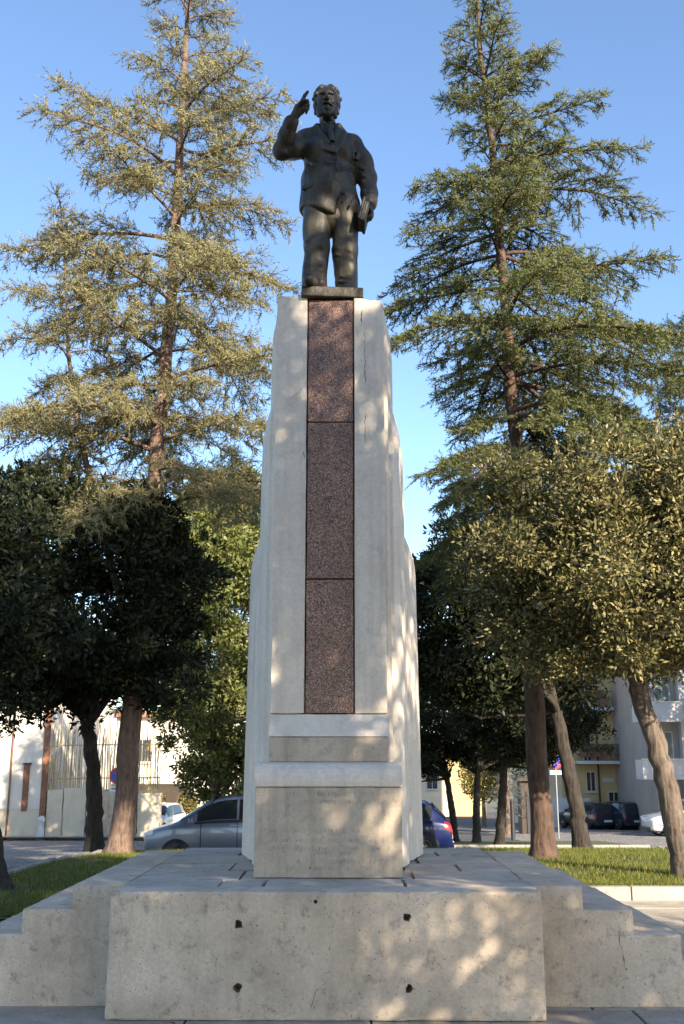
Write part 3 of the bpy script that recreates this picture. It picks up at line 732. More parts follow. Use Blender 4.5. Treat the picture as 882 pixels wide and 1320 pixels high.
for a, b, r in (((-.27, -.05, 1.50), (-.20, -.10, 1.30), .010), ((.215, -.05, 1.46), (.215, -.07, 1.18), .011), ((.225, -.03, 1.18), (.235, -.05, .95), .010), ((-.47, -.23, 1.25), (-.37, -.27, 1.30), .008),
                ((-.42, -.29, 1.36), (-.34, -.25, 1.34), .008), ((.27, -.035, 1.205), (.37, -.01, 1.175), .008), ((.275, -.05, 1.125), (.375, -.03, 1.095), .008), ((-.15, -.165, 1.22), (.02, -.225, 1.14), .007), ((.19, -.125, 1.16), (.07, -.215, 1.08), .007)):
    J.cap(a, b, r, r * .5, .010, 's')
for a, b, r in (((-.15, -.155, 1.245), (.01, -.215, 1.165), .010), ((-.20, -.10, 1.08), (-.09, -.20, 1.03), .010), ((.20, -.11, 1.19), (.09, -.205, 1.105), .010), ((.21, -.09, .96), (.16, -.15, .80), .012), ((-.22, -.07, .92), (-.19, -.12, .82), .012), ((-.46, -.25, 1.28), (-.37, -.29, 1.335), .010), ((.27, -.04, 1.225), (.365, -.01, 1.195), .010), ((.28, -.05, 1.145), (.37, -.03, 1.115), .010)):
    J.cap(a, b, r, r * .6, .012)
J.path([(.050, -.222, 1.28), (.038, -.252, 1.12), (.052, -.240, .99), (.075, -.225, .92)], .007, .006, 's')
J.wrinkle(.0065, 9, 14)
part('jacket', J)
# --- shirt collar and tie knot
C = Field((-.14, -.20, 1.40), (.09, .12, 1.76), .006)
C.path([(-.085, -.045, 1.68), (-.05, -.085, 1.655), (-.03, -.115, 1.61)], .017, .01); C.path([(.02, -.045, 1.675), (-.005, -.085, 1.655), (-.03, -.115, 1.61)], .017, .01)
C.ell((-.02, -.125, 1.595), (.024, .02, .024), .01); C.cap((-.018, -.13, 1.575), (.01, -.165, 1.40), .024, .03, .01)
C.path([(-.085, -.03, 1.69), (-.08, .04, 1.69), (-.03, .065, 1.70), (.02, .035, 1.69), (.02, -.03, 1.685)], .018, .01)
part('shirt_collar', C)
# --- hat and folded papers in the left hand
Hp = Field((.16, -.30, .56), (.44, .10, .90), .0065)
m3 = np.array(((.97, 0, .24), (0, 1, 0), (-.24, 0, .97)))
Hp.box((.285, -.10, .72), (.016, .10, .085), .008, .01, M3=m3); Hp.box((.262, -.115, .735), (.006, .115, .10), .006, .006, M3=m3); Hp.box((.30, -.085, .70), (.006, .10, .08), .006, .006, M3=m3)
part('folded_papers', Hp, 'folded papers held against the thigh')
bm = bmesh.new(); add_box(bm, -.262, .252, -.245, .26, -.092, -.001); bmesh.ops.bevel(bm, geom=bm.edges[:], offset=.006, segments=1, affect='EDGES')
o = link('base_plate', bm_mesh('base_plate', bm), M['bronze'], st, world=False); o.rotation_euler = (0, 0, R(5))

# ------------------------------------------------------------------ trees
def norm(v): return v / (np.linalg.norm(v, axis=-1, keepdims=True) + 1e-9)
def instance(tv, tf, pos, zdir, size, rs, roll=None):
    """template (tv, tf) set at pos with its z axis along zdir"""
    n = len(pos); z = norm(np.asarray(zdir)); ref = rs.normal(0, 1, (n, 3)) if roll is None else roll
    x = norm(np.cross(ref, z)); y = np.cross(z, x); s = np.asarray(size)[:, None, None] if np.ndim(size) else size
    V = (tv[None, :, 0:1] * x[:, None] + tv[None, :, 1:2] * y[:, None] + tv[None, :, 2:3] * z[:, None]) * s + pos[:, None]
    F = tf[None] + (np.arange(n) * len(tv))[:, None, None]
    return V.reshape(-1, 3), F.reshape(-1, tf.shape[1])
def twig_template(seed, n=11, spread=.26, wd=.042):
    """a short needle-clad shoot: thin blades radiating along a stalk of length 1"""
    rs = np.random.RandomState(seed); V = []; F = []
    for i in range(n):
        h = i / n * .9; a = i * 2.4 + rs.uniform(-.4, .4); L = spread * rs.uniform(.7, 1.2) * (1 - .35 * h)
        o = np.array((math.cos(a), math.sin(a), 0)); t = np.array((-o[1], o[0], 0)); b = np.array((0, 0, h)); tip = b + o * L + np.array((0, 0, L * .9))
        k = len(V); V += [b - t * wd - o * .02, b + t * wd - o * .02, tip]; F.append((k, k + 1, k + 2))
    return np.array(V), np.array(F)
def cedar(base, trunk, H, rmax, prof, nbr, seed, needles, label, group, stems=(), h0=.22, elev=(-8, 45), tw=(.09, .17), dens=1.0, droop=.35, long_side=None, step=.075, bl_len=.42, hi=1.25, bk='bark_c', flat=0., tiers=0, nwd=.042):
    """trunk: offsets (fraction of H -> dx, dy)"""
    rs = np.random.RandomState(seed); t = thing('cedar_tree', label, 'tree', base, 0, group)
    wood = Tubes(); P, D, Z = [], [], []
    def axis(f): return np.array((np.interp(f, [a for a, *_ in trunk], [b for _, b, _ in trunk]), np.interp(f, [a for a, *_ in trunk], [c for *_, c in trunk]), f * H))
    fs = np.linspace(0, 1, 22); tp = np.array([axis(f) for f in fs]); tp[1:-1, :2] += rs.normal(0, .012, (20, 2)) * H / 10
    fine = np.unique(np.concatenate([np.linspace(0, .03, 5), np.linspace(.03, .3, 26), fs[fs > .3]])); tp = np.stack([np.interp(fine, fs, tp[:, k]) for k in range(3)], 1); tr = rmax * (1 - fine) ** .85 + .012
    tr *= 1 + .55 * np.exp(-fine * H / .16)
    tk = Tubes(); tk.add(tp, tr, 22, ridge=.035, seed=seed)
    def twigs(pts, dirs, ln):
        P.append(pts); D.append(dirs); Z.append(ln)
    def branch(p0, az, e0, L, r0, fine=True):
        n = 9; pts = [np.array(p0)]; e = e0; a = az
        for i in range(n):
            pts.append(pts[-1] + L / n * np.array((math.cos(e) * math.cos(a), math.cos(e) * math.sin(a), math.sin(e))))
            e += (-droop * .16 if i < 6 else .03) + rs.normal(0, .05); a += rs.normal(0, .07)
        pts = np.array(pts); wood.add(pts, np.linspace(r0, .006, n + 1), 5)
        nb = max(3, int(L / (.17 / dens))); dirn = norm(np.gradient(pts, axis=0))
        for j in range(nb):
            f = .14 + .86 * (j + rs.rand()) / nb; q = f * n; i = min(int(q), n - 1); p = pts[i] + (pts[i + 1] - pts[i]) * (q - i); dd = dirn[i]
            s = 1 if j % 2 else -1; side = norm(np.cross(dd, (0, 0, 1.))) * s
            l = L * bl_len * (1.08 - f) * rs.uniform(.6, 1.15) + .12; l = min(l, 1.25)
            bd = norm(dd * rs.uniform(.45, .9) + side * rs.uniform(.5, 1.0) + np.array((0, 0, rs.uniform(-.45, .12) * (1 - flat))))
            m = 4; bp = [p]
            for _ in range(m):
                bp.append(bp[-1] + bd * l / m); bd = norm(bd + np.array((0, 0, -droop * .28)) + rs.normal(0, .09, 3))
            bp = np.array(bp); wood.add(bp, np.linspace(.010, .004, m + 1), 3)
            k = max(3, int(l / step)); ff = rs.uniform(.08, 1, k) * m; ii = np.minimum(ff.astype(int), m - 1)
            tp_ = bp[ii] + (bp[ii + 1] - bp[ii]) * (ff - ii)[:, None]; td = norm(bp[ii + 1] - bp[ii])
            td = norm(td * .75 + rs.normal(0, .55, (k, 3)) * (1, 1, 1 - .65 * flat) + np.array((0, 0, .05 - .22 * flat)))
            twigs(tp_, td, rs.uniform(tw[0], tw[1], k))
        k = max(3, int(L / step * .7)); ff = rs.uniform(.3, 1, k) * n; ii = np.minimum(ff.astype(int), n - 1)
        twigs(pts[ii] + (pts[ii + 1] - pts[ii]) * (ff - ii)[:, None], norm(dirn[ii] * .5 + rs.normal(0, .6, (k, 3))), rs.uniform(tw[0], tw[1], k))
    az = rs.uniform(0, 6)
    for i in range(nbr):
        f = h0 + (1 - h0) * (i + rs.rand() * .8) / nbr; f = min(f, .985); f = f if not tiers else h0 + (1 - h0) * min(.98, (round((f - h0) / (1 - h0) * tiers) + rs.normal(0, .13)) / tiers); az += 2.4 + rs.normal(0, .35)
        L = np.interp(f, [a for a, _ in prof], [b for _, b in prof]) * rs.uniform(.42, hi)
        if long_side is not None: L *= 1 + .28 * math.cos(az - long_side)
        e = R(elev[0] + (elev[1] - elev[0]) * max(0, (f - h0) / (1 - h0)) ** 1.3) + rs.normal(0, .13)
        branch(axis(f), az, e, L, .010 + .011 * L)
    for (f0, path, prof2, n2) in stems:      # secondary leaders: path = offsets from the base
        sp = np.array([axis(f0)] + [np.array(p) for p in path]); r = np.linspace(rmax * .42, .015, len(sp)); tk.add(sp, r, 8)
        q = np.linspace(.25, .98, n2)
        for f in q:
            u = f * (len(sp) - 1); i = min(int(u), len(sp) - 2); p = sp[i] + (sp[i + 1] - sp[i]) * (u - i); az += 2.4 + rs.normal(0, .4)
            branch(p, az, R(-5 + 45 * f) + rs.normal(0, .15), np.interp(f, [a for a, _ in prof2], [b for _, b in prof2]) * rs.uniform(.6, 1.15), .02)
    # leader shoots at the very top
    k = 60; twigs(tp[-1] - np.array((0, 0, 1)) * rs.rand(k)[:, None] * .9, norm(rs.normal(0, .6, (k, 3)) + (0, 0, .6)), rs.uniform(tw[0], tw[1], k))
    P = np.concatenate(P); D = np.concatenate(D); Z = np.concatenate(Z); Vs, Fs, n = [], [], 0
    for q in range(3):
        tv, tf = twig_template(seed * 7 + q, wd=nwd); m = slice(q, None, 3); V, F = instance(tv, tf, P[m], D[m], Z[m], rs)
        Vs.append(V); Fs.append(F + n); n += len(V)
    link('trunk', tk.mesh('trunk'), M[bk], t, True, False)
    link('branches', wood.mesh('branches'), M[bk], t, True, False, kind='stuff')
    link('crown', npmesh('crown', np.concatenate(Vs), np.concatenate(Fs)), needles, t, False, False, kind='stuff')
    return t
LEAF = (np.array([(0, 0, 0), (.22, .05, .45), (0, 0, 1), (-.22, .05, .45)]), np.array([(0, 1, 2), (0, 2, 3)]))
def leaf_crown(name, mat, clumps, per, lsize, seed, parent, shoots=(), spread=.28):
    """clumps (n,3): leafy shoots round every clump centre"""
    rs = np.random.RandomState(seed); n = len(clumps)
    c = np.repeat(clumps, per, 0); off = rs.normal(0, 1, (n * per, 3)); off = norm(off) * (rs.rand(n * per, 1) ** .5) * spread * rs.uniform(.7, 1.3, (n, 1)).repeat(per, 0)
    pos = c + off * (1, 1, .75); dr = norm(off + rs.normal(0, .12, off.shape) + np.array((0, 0, .05))); P = [pos]; D = [dr]
    for (a, b) in shoots:
        k = max(6, int(np.linalg.norm(b - a) / .018)); f = rs.rand(k, 1); P.append(a + (b - a) * f + rs.normal(0, .012, (k, 3))); D.append(norm(norm(b - a) * .7 + rs.normal(0, .5, (k, 3))))
    P = np.concatenate(P); D = np.concatenate(D)
    V, F = instance(LEAF[0], LEAF[1], P, D, rs.uniform(lsize[0], lsize[1], len(P)), rs)
    return link('crown', npmesh(name, V, F), mat, parent, False, False, kind='stuff')
def crown_points(n, c, r, seed, inner=.55, sup=2.6, gap=.0, floor=None):
    """clump centres in the shell of a lumpy clipped crown"""
    rs = np.random.RandomState(seed); out = []; ph = rs.rand(6) * 6
    while len(out) < n:
        d_ = norm(rs.normal(0, 1, (n, 3))); rr = (np.abs(d_) ** sup).sum(1) ** (-1 / sup)
        lump = 1 + .17 * np.sin(d_[:, 0] * 5 + ph[0]) * np.sin(d_[:, 1] * 4 + ph[1]) + .13 * np.sin(d_[:, 2] * 7 + ph[2] + d_[:, 0] * 4) + rs.normal(0, .05, n)
        s = (inner + (1 - inner) * rs.rand(n) ** .6) * rr * lump
        p = d_ * s[:, None]
        h = np.sin(p[:, 0] * 6.1 + ph[3]) * np.sin(p[:, 1] * 5.3 + ph[4]) * np.sin(p[:, 2] * 5.7 + ph[5])
        p = p[h > -1 + gap + rs.rand(n) * .3]
        out += list(np.array(c) + p * np.array(r))
    out = np.array(out[:n])
    if floor is not None: out[:, 2] = np.maximum(out[:, 2], floor + rs.rand(n) * .3)
    return out
def limbs(tk, p0, cl, n, r0, rs):
    for i in range(n):
        q = cl[rs.randint(len(cl))]; mid = (p0 + q) / 2 + rs.normal(0, .15, 3) + np.array((0, 0, .1)); tk.add(np.array([p0, (p0 + mid) / 2 + rs.normal(0, .06, 3), mid, (mid + q) / 2 + rs.normal(0, .08, 3), q]), [r0, r0 * .75, r0 * .5, r0 * .32, .012], 6)
def oak(base, trunk, tr, cc, cr, ncl, per, lsize, mat, label, seed, group=None, name='holm_oak_tree', nshoot=0, gap=0., shoot_len=(.3, .7), bark_m='bark_o', inner=.55, forks=(), nl=14, spread=.28, floor=None, all_round=False):
    rs = np.random.RandomState(seed); t = thing(name, label, 'tree', base, 0, group)
    tk = Tubes(); tp = np.array(trunk, float); m = len(tp)
    f = np.linspace(0, m - 1, 26); tp2 = np.stack([np.interp(f, np.arange(m), tp[:, i]) for i in range(3)], 1); tp2[1:-1] += rs.normal(0, .012, (24, 3)) * (1, 1, .2)
    rr = np.interp(f, np.arange(m), np.linspace(tr, tr * .72, m)); rr *= 1 + .6 * np.exp(-(tp2[:, 2] - tp2[0, 2]) / .14); tk.add(tp2, rr, 20, ridge=.05, seed=seed)
    for fk in forks: tk.add(np.array(fk), np.linspace(tr * .62, tr * .3, len(fk)), 9)
    cl = crown_points(ncl, cc, cr, seed + 1, inner, gap=gap, floor=floor)
    limbs(tk, tp2[-1], cl, nl, tr * .5, rs)
    link('trunk', tk.mesh('trunk'), M[bark_m], t, True, False)
    sh = []
    if nshoot:
        top = cl[(cl[:, 2] > cc[2] + cr[2] * .30)]; br = Tubes()
        for i in range(nshoot):
            a = (cl if all_round and i % 2 else top)[rs.randint(len(cl) if all_round and i % 2 else len(top))]; ou = norm(a - np.array(cc)) * rs.uniform(.2, .45) * (all_round and i % 2); b = a + ou * (1, 1, .6) + np.array((rs.normal(0, .1), rs.normal(0, .1), rs.uniform(*shoot_len) * (1 if not (all_round and i % 2) else rs.uniform(-.4, .35)))); sh.append((a, b)); br.add([a, b], [.006, .003], 3)
        link('shoots', br.mesh('shoots'), M[bark_m], t, False, False, kind='stuff')
    leaf_crown('crown', mat, cl, per, lsize, seed + 2, t, sh, spread)
    return t
def copy_tree(o, loc, rz, sc, label, group=None):
    c = o.copy(); COL.objects.link(c); c.location = loc; c.rotation_euler = (0, 0, rz); c.scale = (sc,) * 3 if not hasattr(sc, '__len__') else sc; c['label'] = label
    if group: c['group'] = group
    for ch in o.children: k = ch.copy(); COL.objects.link(k); k.parent = c
    return c
# the two tall cedars
cedar_l = cedar((-4.05, 19.2, gz(19.2) + .02), [(0, 0, 0), (.3, .30, .1), (.5, .46, .15), (.75, .55, .2), (1, .62, .2)], 20.6, .20,
      [(.18, 2.6), (.32, 3.4), (.5, 3.6), (.64, 2.9), (.8, 1.75), (.92, .95), (1, .3)], 82, 11, M['needle_l'], 'tall feathery grey-olive cedar with a second thin leader behind the dark oaks', None,
      stems=[(.17, [(-.75, .3, 6.2), (-1.25, .3, 8.0), (-1.6, .25, 9.8), (-1.75, .2, 11.6), (-2.0, .2, 13.4)], [(.2, 1.9), (.6, 1.5), (1, .3)], 34)], h0=.30, elev=(2, 52), tw=(.20, .42), dens=1.1, droop=.46, step=.047, bl_len=.52, nwd=.034)
cedar_r = cedar((3.08, 16.1, gz(16.1) + .06), [(0, 0, 0), (.3, -.10, 0), (.55, -.22, .05), (1, -.55, .1)], 15.9, .165,
      [(.2, 2.5), (.33, 3.2), (.5, 3.1), (.62, 2.6), (.76, 1.65), (.9, .8), (1, .2)], 108, 23, M['needle_r'], 'tall green cedar with tiered level branches rising above the olive oak', None,
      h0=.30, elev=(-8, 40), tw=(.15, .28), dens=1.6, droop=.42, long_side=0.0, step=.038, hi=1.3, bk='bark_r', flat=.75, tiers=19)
# dark oaks on the left
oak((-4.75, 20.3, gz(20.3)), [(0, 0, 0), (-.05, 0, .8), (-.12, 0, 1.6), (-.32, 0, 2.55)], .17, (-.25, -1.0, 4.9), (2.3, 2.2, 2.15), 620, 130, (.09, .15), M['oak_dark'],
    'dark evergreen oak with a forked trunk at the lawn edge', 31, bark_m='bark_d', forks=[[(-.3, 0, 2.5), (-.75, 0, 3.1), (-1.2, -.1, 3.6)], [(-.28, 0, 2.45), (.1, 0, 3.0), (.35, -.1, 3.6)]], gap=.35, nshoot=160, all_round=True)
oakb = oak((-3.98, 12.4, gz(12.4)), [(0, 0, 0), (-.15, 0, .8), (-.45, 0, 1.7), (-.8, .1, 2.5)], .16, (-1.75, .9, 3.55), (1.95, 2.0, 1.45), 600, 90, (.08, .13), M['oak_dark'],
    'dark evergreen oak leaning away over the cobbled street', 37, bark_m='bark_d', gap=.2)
# olive-leaved oak on the right
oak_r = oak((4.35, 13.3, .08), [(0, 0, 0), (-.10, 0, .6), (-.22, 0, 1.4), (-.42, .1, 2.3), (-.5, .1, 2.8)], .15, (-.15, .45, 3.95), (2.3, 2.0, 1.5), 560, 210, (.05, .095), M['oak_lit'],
    'olive leaved evergreen oak with a leaning sunlit trunk on the lawn', 43, nshoot=520, gap=.35, inner=.5, shoot_len=(.3, .8), all_round=True, spread=.30)
# shaded trees further back on the right
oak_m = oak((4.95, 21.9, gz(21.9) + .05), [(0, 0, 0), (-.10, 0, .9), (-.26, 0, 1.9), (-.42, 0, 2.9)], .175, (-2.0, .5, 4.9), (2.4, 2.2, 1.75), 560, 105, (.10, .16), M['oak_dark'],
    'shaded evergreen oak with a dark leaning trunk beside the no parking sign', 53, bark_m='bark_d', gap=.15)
copy_tree(oak_m, (4.95, 34.2, gz(34.2)), 2.2, .9, 'shaded evergreen oak across the street with the thickest of three trunks', 'oaks across the street')
copy_tree(oak_m, (4.6, 37.5, gz(37.5)), 4.3, .85, 'shaded evergreen oak across the street, middle one of three trunks', 'oaks across the street')
copy_tree(oak_m, (4.0, 38.8, gz(38.8)), .6, .8, 'shaded evergreen oak across the street, its trunk right behind the tail of the blue car', 'oaks across the street')
# laurel behind the grey car, sunlight put into its leaf colour
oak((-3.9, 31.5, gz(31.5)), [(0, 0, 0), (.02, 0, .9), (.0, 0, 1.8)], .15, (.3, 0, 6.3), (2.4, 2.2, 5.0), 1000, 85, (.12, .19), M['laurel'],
    'green laurel tree with sunlight in its leaf colour and a short trunk behind the grey car', 61, name='laurel_tree', forks=[[(.0, 0, 1.3), (.4, 0, 1.9), (.9, 0, 2.6)]], gap=.15)
# far cedars
cd = cedar((-4.8, 38, gz(38)), [(0, 0, 0), (1, .3, 0)], 14.8, .25, [(.2, 3.6), (.5, 3.3), (.8, 1.9), (1, .3)], 90, 71, M['needle_d'], 'dark green cedar far behind, showing beside the pedestal', None, h0=.35, elev=(-5, 35), tw=(.25, .42), dens=1.1, step=.06, droop=.4)
copy_tree(cd, (9.8, 27, gz(27)), 1.2, (1.0, 1.0, 1.0), 'dark green cedar behind the olive oak at the side street')

# trees of the square behind the camera, whose shade falls on the monument
def shade_pos(a_, s_):      # a_: metres towards the scene along the sunlight, s_: metres across it
    c_, n_ = math.cos(R(SUN_AZ)), math.sin(R(SUN_AZ)); return (s_ * c_ - a_ * n_, s_ * n_ + a_ * c_, 0)
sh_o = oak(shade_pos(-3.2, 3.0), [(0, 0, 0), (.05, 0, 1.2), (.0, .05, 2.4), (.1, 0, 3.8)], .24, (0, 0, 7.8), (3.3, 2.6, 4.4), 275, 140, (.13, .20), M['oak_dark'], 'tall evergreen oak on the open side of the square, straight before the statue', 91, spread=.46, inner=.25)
copy_tree(sh_o, shade_pos(-3.6, 6.4), 4.2, (.72, .72, .56), 'low evergreen oak on the open side of the square, facing the sunlit lawn')
copy_tree(sh_o, shade_pos(-4.4, .6), 1.1, (.8, .8, .56), 'low evergreen oak on the open side of the square, between two tall ones')
copy_tree(sh_o, shade_pos(-5.0, -2.6), 2.0, .95, 'tall evergreen oak on the open side of the square, nearer the cobbled street')

oak(shade_pos(-5.0, 7.0), [(0, 0, 0), (.1, 0, 4), (.0, .1, 8), (.1, 0, 11.4)], .26, (0, 0, 13.9), (2.2, 2.2, 2.6), 190, 140, (.13, .20), M['oak_dark'], 'unseen tall bare stemmed tree, its high crown added to shade the left oak', 97, name='shade_tree', spread=.46, inner=.25, bark_m='bark_r')  # tree out of view, crown height chosen to shade the left oak and upper trunk
for x_, y_, r_ in ((20.5, 44.5, .3), (24.5, 46.0, 2.0), (28.0, 45.0, 4.0)):  # oaks out of view, added so the grey and yellow fronts stand in shade
    copy_tree(sh_o, (x_, y_, gz(y_)), r_, (1.1, 1.1, 1.0), 'unseen oak added to shade the house fronts, ' + {20.5: 'first of the row from the lawn', 24.5: 'middle of the row of three', 28.0: 'last of the row from the lawn'}[x_], 'added shade oaks by the grey house')

# ------------------------------------------------------------------ vehicles
def patch(G, u0, u1, v0, v1, off, nu=4, nv=3, inset=0):
    """a panel lifted off the car shell G[station][ring] between fractional stations and rings"""
    G = np.asarray(G); V = []
    def smp(u, v):
        i = min(int(u), len(G) - 2); j = min(int(v), len(G[0]) - 2); a, b = u - i, v - j
        return (G[i, j] * (1 - a) + G[i + 1, j] * a) * (1 - b) + (G[i, j + 1] * (1 - a) + G[i + 1, j + 1] * a) * b
    for a in np.linspace(0, 1, nu):
        for b in np.linspace(0, 1, nv):
            va = v0[0] + (v0[1] - v0[0]) * a if hasattr(v0, '__len__') else v0; vb = v1[0] + (v1[1] - v1[0]) * a if hasattr(v1, '__len__') else v1
            u, v = u0 + (u1 - u0) * a, va + (vb - va) * b; p = smp(u, v)
            e = .03; n = np.cross(smp(min(u + e, len(G) - 1.001), v) - smp(max(u - e, 0), v), smp(u, min(v + e, len(G[0]) - 1.001)) - smp(u, max(v - e, 0)))
            n = n / (np.linalg.norm(n) + 1e-9); c_ = np.array((p[0] * .75, 0, .75)); n = n if n.dot(p - c_) > 0 else -n; V.append(p + n * abs(off))
    F = [(i * nv + j, i * nv + j + 1, (i + 1) * nv + j + 1, (i + 1) * nv + j) for i in range(nu - 1) for j in range(nv - 1)]
    return np.array(V), np.array(F)
def car(name, label, cat, loc, rz, paintm, L, W, H, tall=1.0, hood=.24, screen=.16, tail=.10, style='hatch', group=None):
    t = thing(name, label, cat, loc, rz, group); w2 = W / 2; b = .58 * H          # belt height
    # stations: x, sill z, belt z, roof z, half width, roof half width   (front at -x)
    hx = -L / 2 + hood * L; sx = hx + screen * L; rx = L / 2 - tail * L
    st_ = [(-L / 2, .30, .50 * H * .9, .50 * H * .92, w2 * .74, w2 * .66), (-L / 2 + .10, .22, .50 * H, .515 * H, w2 * .90, w2 * .78), (-L / 2 + .35, .20, .53 * H, .56 * H, w2 * .97, w2 * .84),
           (hx - .12, .20, b * 1.02, b * 1.07, w2, w2 * .86), (hx, .20, b * 1.04, b * 1.10, w2, w2 * .86), ((hx + sx) / 2, .20, b * 1.05, (b * 1.1 + H * .95) / 2 + .02, w2, w2 * .80),
           (sx, .20, b * 1.06, H * .955, w2, w2 * .74), (sx + .35, .20, b * 1.07, H * .995, w2, w2 * .73), (0.12 * L, .20, b * 1.08, H, w2, w2 * .73), (rx - .25, .20, b * 1.1, H * .985, w2, w2 * .72),
           (rx, .22, b * 1.12, H * .95, w2 * .985, w2 * .70), (rx + (L / 2 - rx) * .75, .26, b * 1.08, b * 1.18, w2 * .95, w2 * .74), (L / 2 - .03, .28, b * .98, b * 1.04, w2 * .92, w2 * .76), (L / 2, .34, b * .62, b * .66, w2 * .84, w2 * .7)]
    G = []
    for x, z0, zb, zr, w_, wr_ in st_:
        ring = [(w_ * .86, z0), (w_ * .97, z0 + .08), (w_, z0 + (zb - z0) * .5), (w_ * .985, zb - .05), (w_ * .95, zb), (wr_ + (w_ * .95 - wr_) * .5, (zb + zr) / 2), (wr_ * 1.03, zr - .06 if zr - zb > .2 else zr - (zr - zb) * .2), (wr_ * .86, zr - .004), (wr_ * .45, zr + .014), (0, zr + .02)]
        full = [(x, -y, z) for y, z in ring] + [(x, y, z) for y, z in ring[-2::-1]]; G.append(full)
    G = np.array(G); ns, nr = G.shape[:2]; V = G.reshape(-1, 3)
    F = [(i * nr + j, i * nr + j + 1, (i + 1) * nr + j + 1, (i + 1) * nr + j) for i in range(ns - 1) for j in range(nr - 1)] + [(i * nr + nr - 1, i * nr, (i + 1) * nr, (i + 1) * nr + nr - 1) for i in range(ns - 1)]
    bm = bmesh.new(); vs = [bm.verts.new(v) for v in V]
    for f in F: bm.faces.new([vs[i] for i in f][::-1])
    bm.faces.new(vs[:nr]); bm.faces.new(vs[(ns - 1) * nr:][::-1]); bmesh.ops.recalc_face_normals(bm, faces=bm.faces[:])
    body = link('body', bm_mesh('body', bm), paintm, t, True, False)
    md = body.modifiers.new('round', 'SUBSURF'); md.levels = 1; md.render_levels = 2
    def pan(nm, mat, *a, par=t, **k):
        v, f = patch(G, *a, **k); return link(nm, npmesh(nm, v, f), mat, par, True, False)
    N = nr - 1
    sgn = -1
    for flip in (0, 1):          # side windows: front and rear door, quarter light
        for u0, u1, lo in ((5.15, 7.35, 4.35), (7.45, 8.9, 4.3), (9.0, 9.9, 4.4)):
            a, c = lo, 5.92
            o_ = -.012
            if flip: pan('side_window', M['cglass'], u0, u1, N - a, N - c, -o_ * -1, nu=5, nv=3)
            else: pan('side_window', M['cglass'], u0, u1, a, c, o_, nu=5, nv=3)
        for u, nm in ((7.25, 'door_handle'), (8.75, 'door_handle')):
            p = patch(G, u, u + .01, 3.3 if not flip else N - 3.3, 3.4 if not flip else N - 3.4, 0, 2, 2)[0][0]; y_ = p[1] + (-.015 if p[1] < 0 else .015)
            o = box(nm, p[0] - .09, p[0] + .09, y_ - .015, y_ + .015, p[2] - .017, p[2] + .017, M['rim'], t, .008, world=False)
    for flip in (0, 1):
        g_ = lambda r_: N - r_ if flip else r_
        for u_ in (5.35, 7.38, 8.92): pan('door_seam', M['trim'], u_, u_ + (.03 if u_ > 6 else .05), g_(1.1), g_(4.1), .004, nu=2, nv=6)
        pan('belt_trim', M['trim'], 5.0, 9.9, g_(4.08), g_(4.3), .006, nu=8, nv=2); pan('sill_trim', M['trim'], 2.6, 11.0, g_(.7), g_(1.05), .006, nu=10, nv=2)
    pan('windscreen', M['cglass'], 4.25, 5.92, 5.7, N - 5.7, -.014, nu=4, nv=9); pan('rear_window', M['cglass'], 10.1, 10.9, 5.7, N - 5.7, -.014, nu=4, nv=9)
    for s in (-1, 1):
        m_ = box('wing_mirror', hx + .32, hx + .44, s * (w2 + .015) if s > 0 else s * (w2 + .17), s * (w2 + .17) if s > 0 else s * (w2 + .015), b * 1.08, b * 1.08 + .13, paintm if style != 'dark' else M['trim'], t, .03, 2, world=False)
        j0 = (1.5, 3.6) if s < 0 else (N - 3.6, N - 1.5)
        h_ = pan('headlight', M['lamp_clear'], .35, 1.7, 2.9 if s < 0 else N - 4.2, 4.2 if s < 0 else N - 2.9, -.012, nu=4, nv=4)
        tl = pan('tail_light', M['lamp_red'], 10.75, 12.35, 2.6 if s < 0 else N - 4.3, 4.3 if s < 0 else N - 2.6, -.014, nu=4, nv=4)
        for wx in (-L / 2 + .20 * L, L / 2 - .19 * L):
            a_ = bmesh.new(); lathe(a_, [(.36, -.12), (.365, .0)], 24, 'y'); ar = link('wheel_arch', bm_mesh('arch', a_), M['trim'], t, True, False); ar.location = (wx, s * (w2 - .035) + (.04 if s > 0 else -.04) * 0 + (.0 if s < 0 else .12) * 0, .33)
            ar.location.y = s * (w2 + .004) + (.12 if s < 0 else 0) * 0
            if s < 0: ar.rotation_euler = (0, 0, math.pi)
            tb = bmesh.new(); lathe(tb, [(.19, -.02), (.27, -.03), (.305, -.01), (.31, .06), (.305, .15), (.27, .18), (.19, .17)], 24, 'y'); wh = link('wheel', bm_mesh('tyre', tb), M['tyre'], t, True, False)
            wh.location = (wx, s * (w2 - .145), .31); wh.rotation_euler = (0, 0, 0 if s > 0 else math.pi)
            rb = bmesh.new(); lathe(rb, [(.19, .155), (.185, .172), (.16, .165), (.05, .172), (.04, .185)], 20, 'y')
            rim = link('rim', bm_mesh('rim', rb), M['rim'], wh, False, False)
            for k in range(5):
                sp = bmesh.new(); add_box(sp, -.02, .02, .170, .182, .03, .175); o = link('spoke', bm_mesh('spoke', sp), M['trim'], wh, False, False); o.rotation_euler = (0, k * 2 * math.pi / 5, 0)
    box('front_bumper', -L / 2 - .03, -L / 2 + .16, -w2 * .8, w2 * .8, .26, .42, M['trim'], t, .03, 2, world=False); box('rear_bumper', L / 2 - .12, L / 2 + .035, -w2 * .86, w2 * .86, .30, .46, paintm, t, .03, 2, world=False)
    box('number_plate', L / 2 + .0355, L / 2 + .042, -.26, .26, .47, .58, M['plate'], t, world=False) if style != 'low' else None
    box('underbody', -L / 2 + .3, L / 2 - .3, -w2 * .8, w2 * .8, .16, .30, M['trim'], t, world=False)
    return t
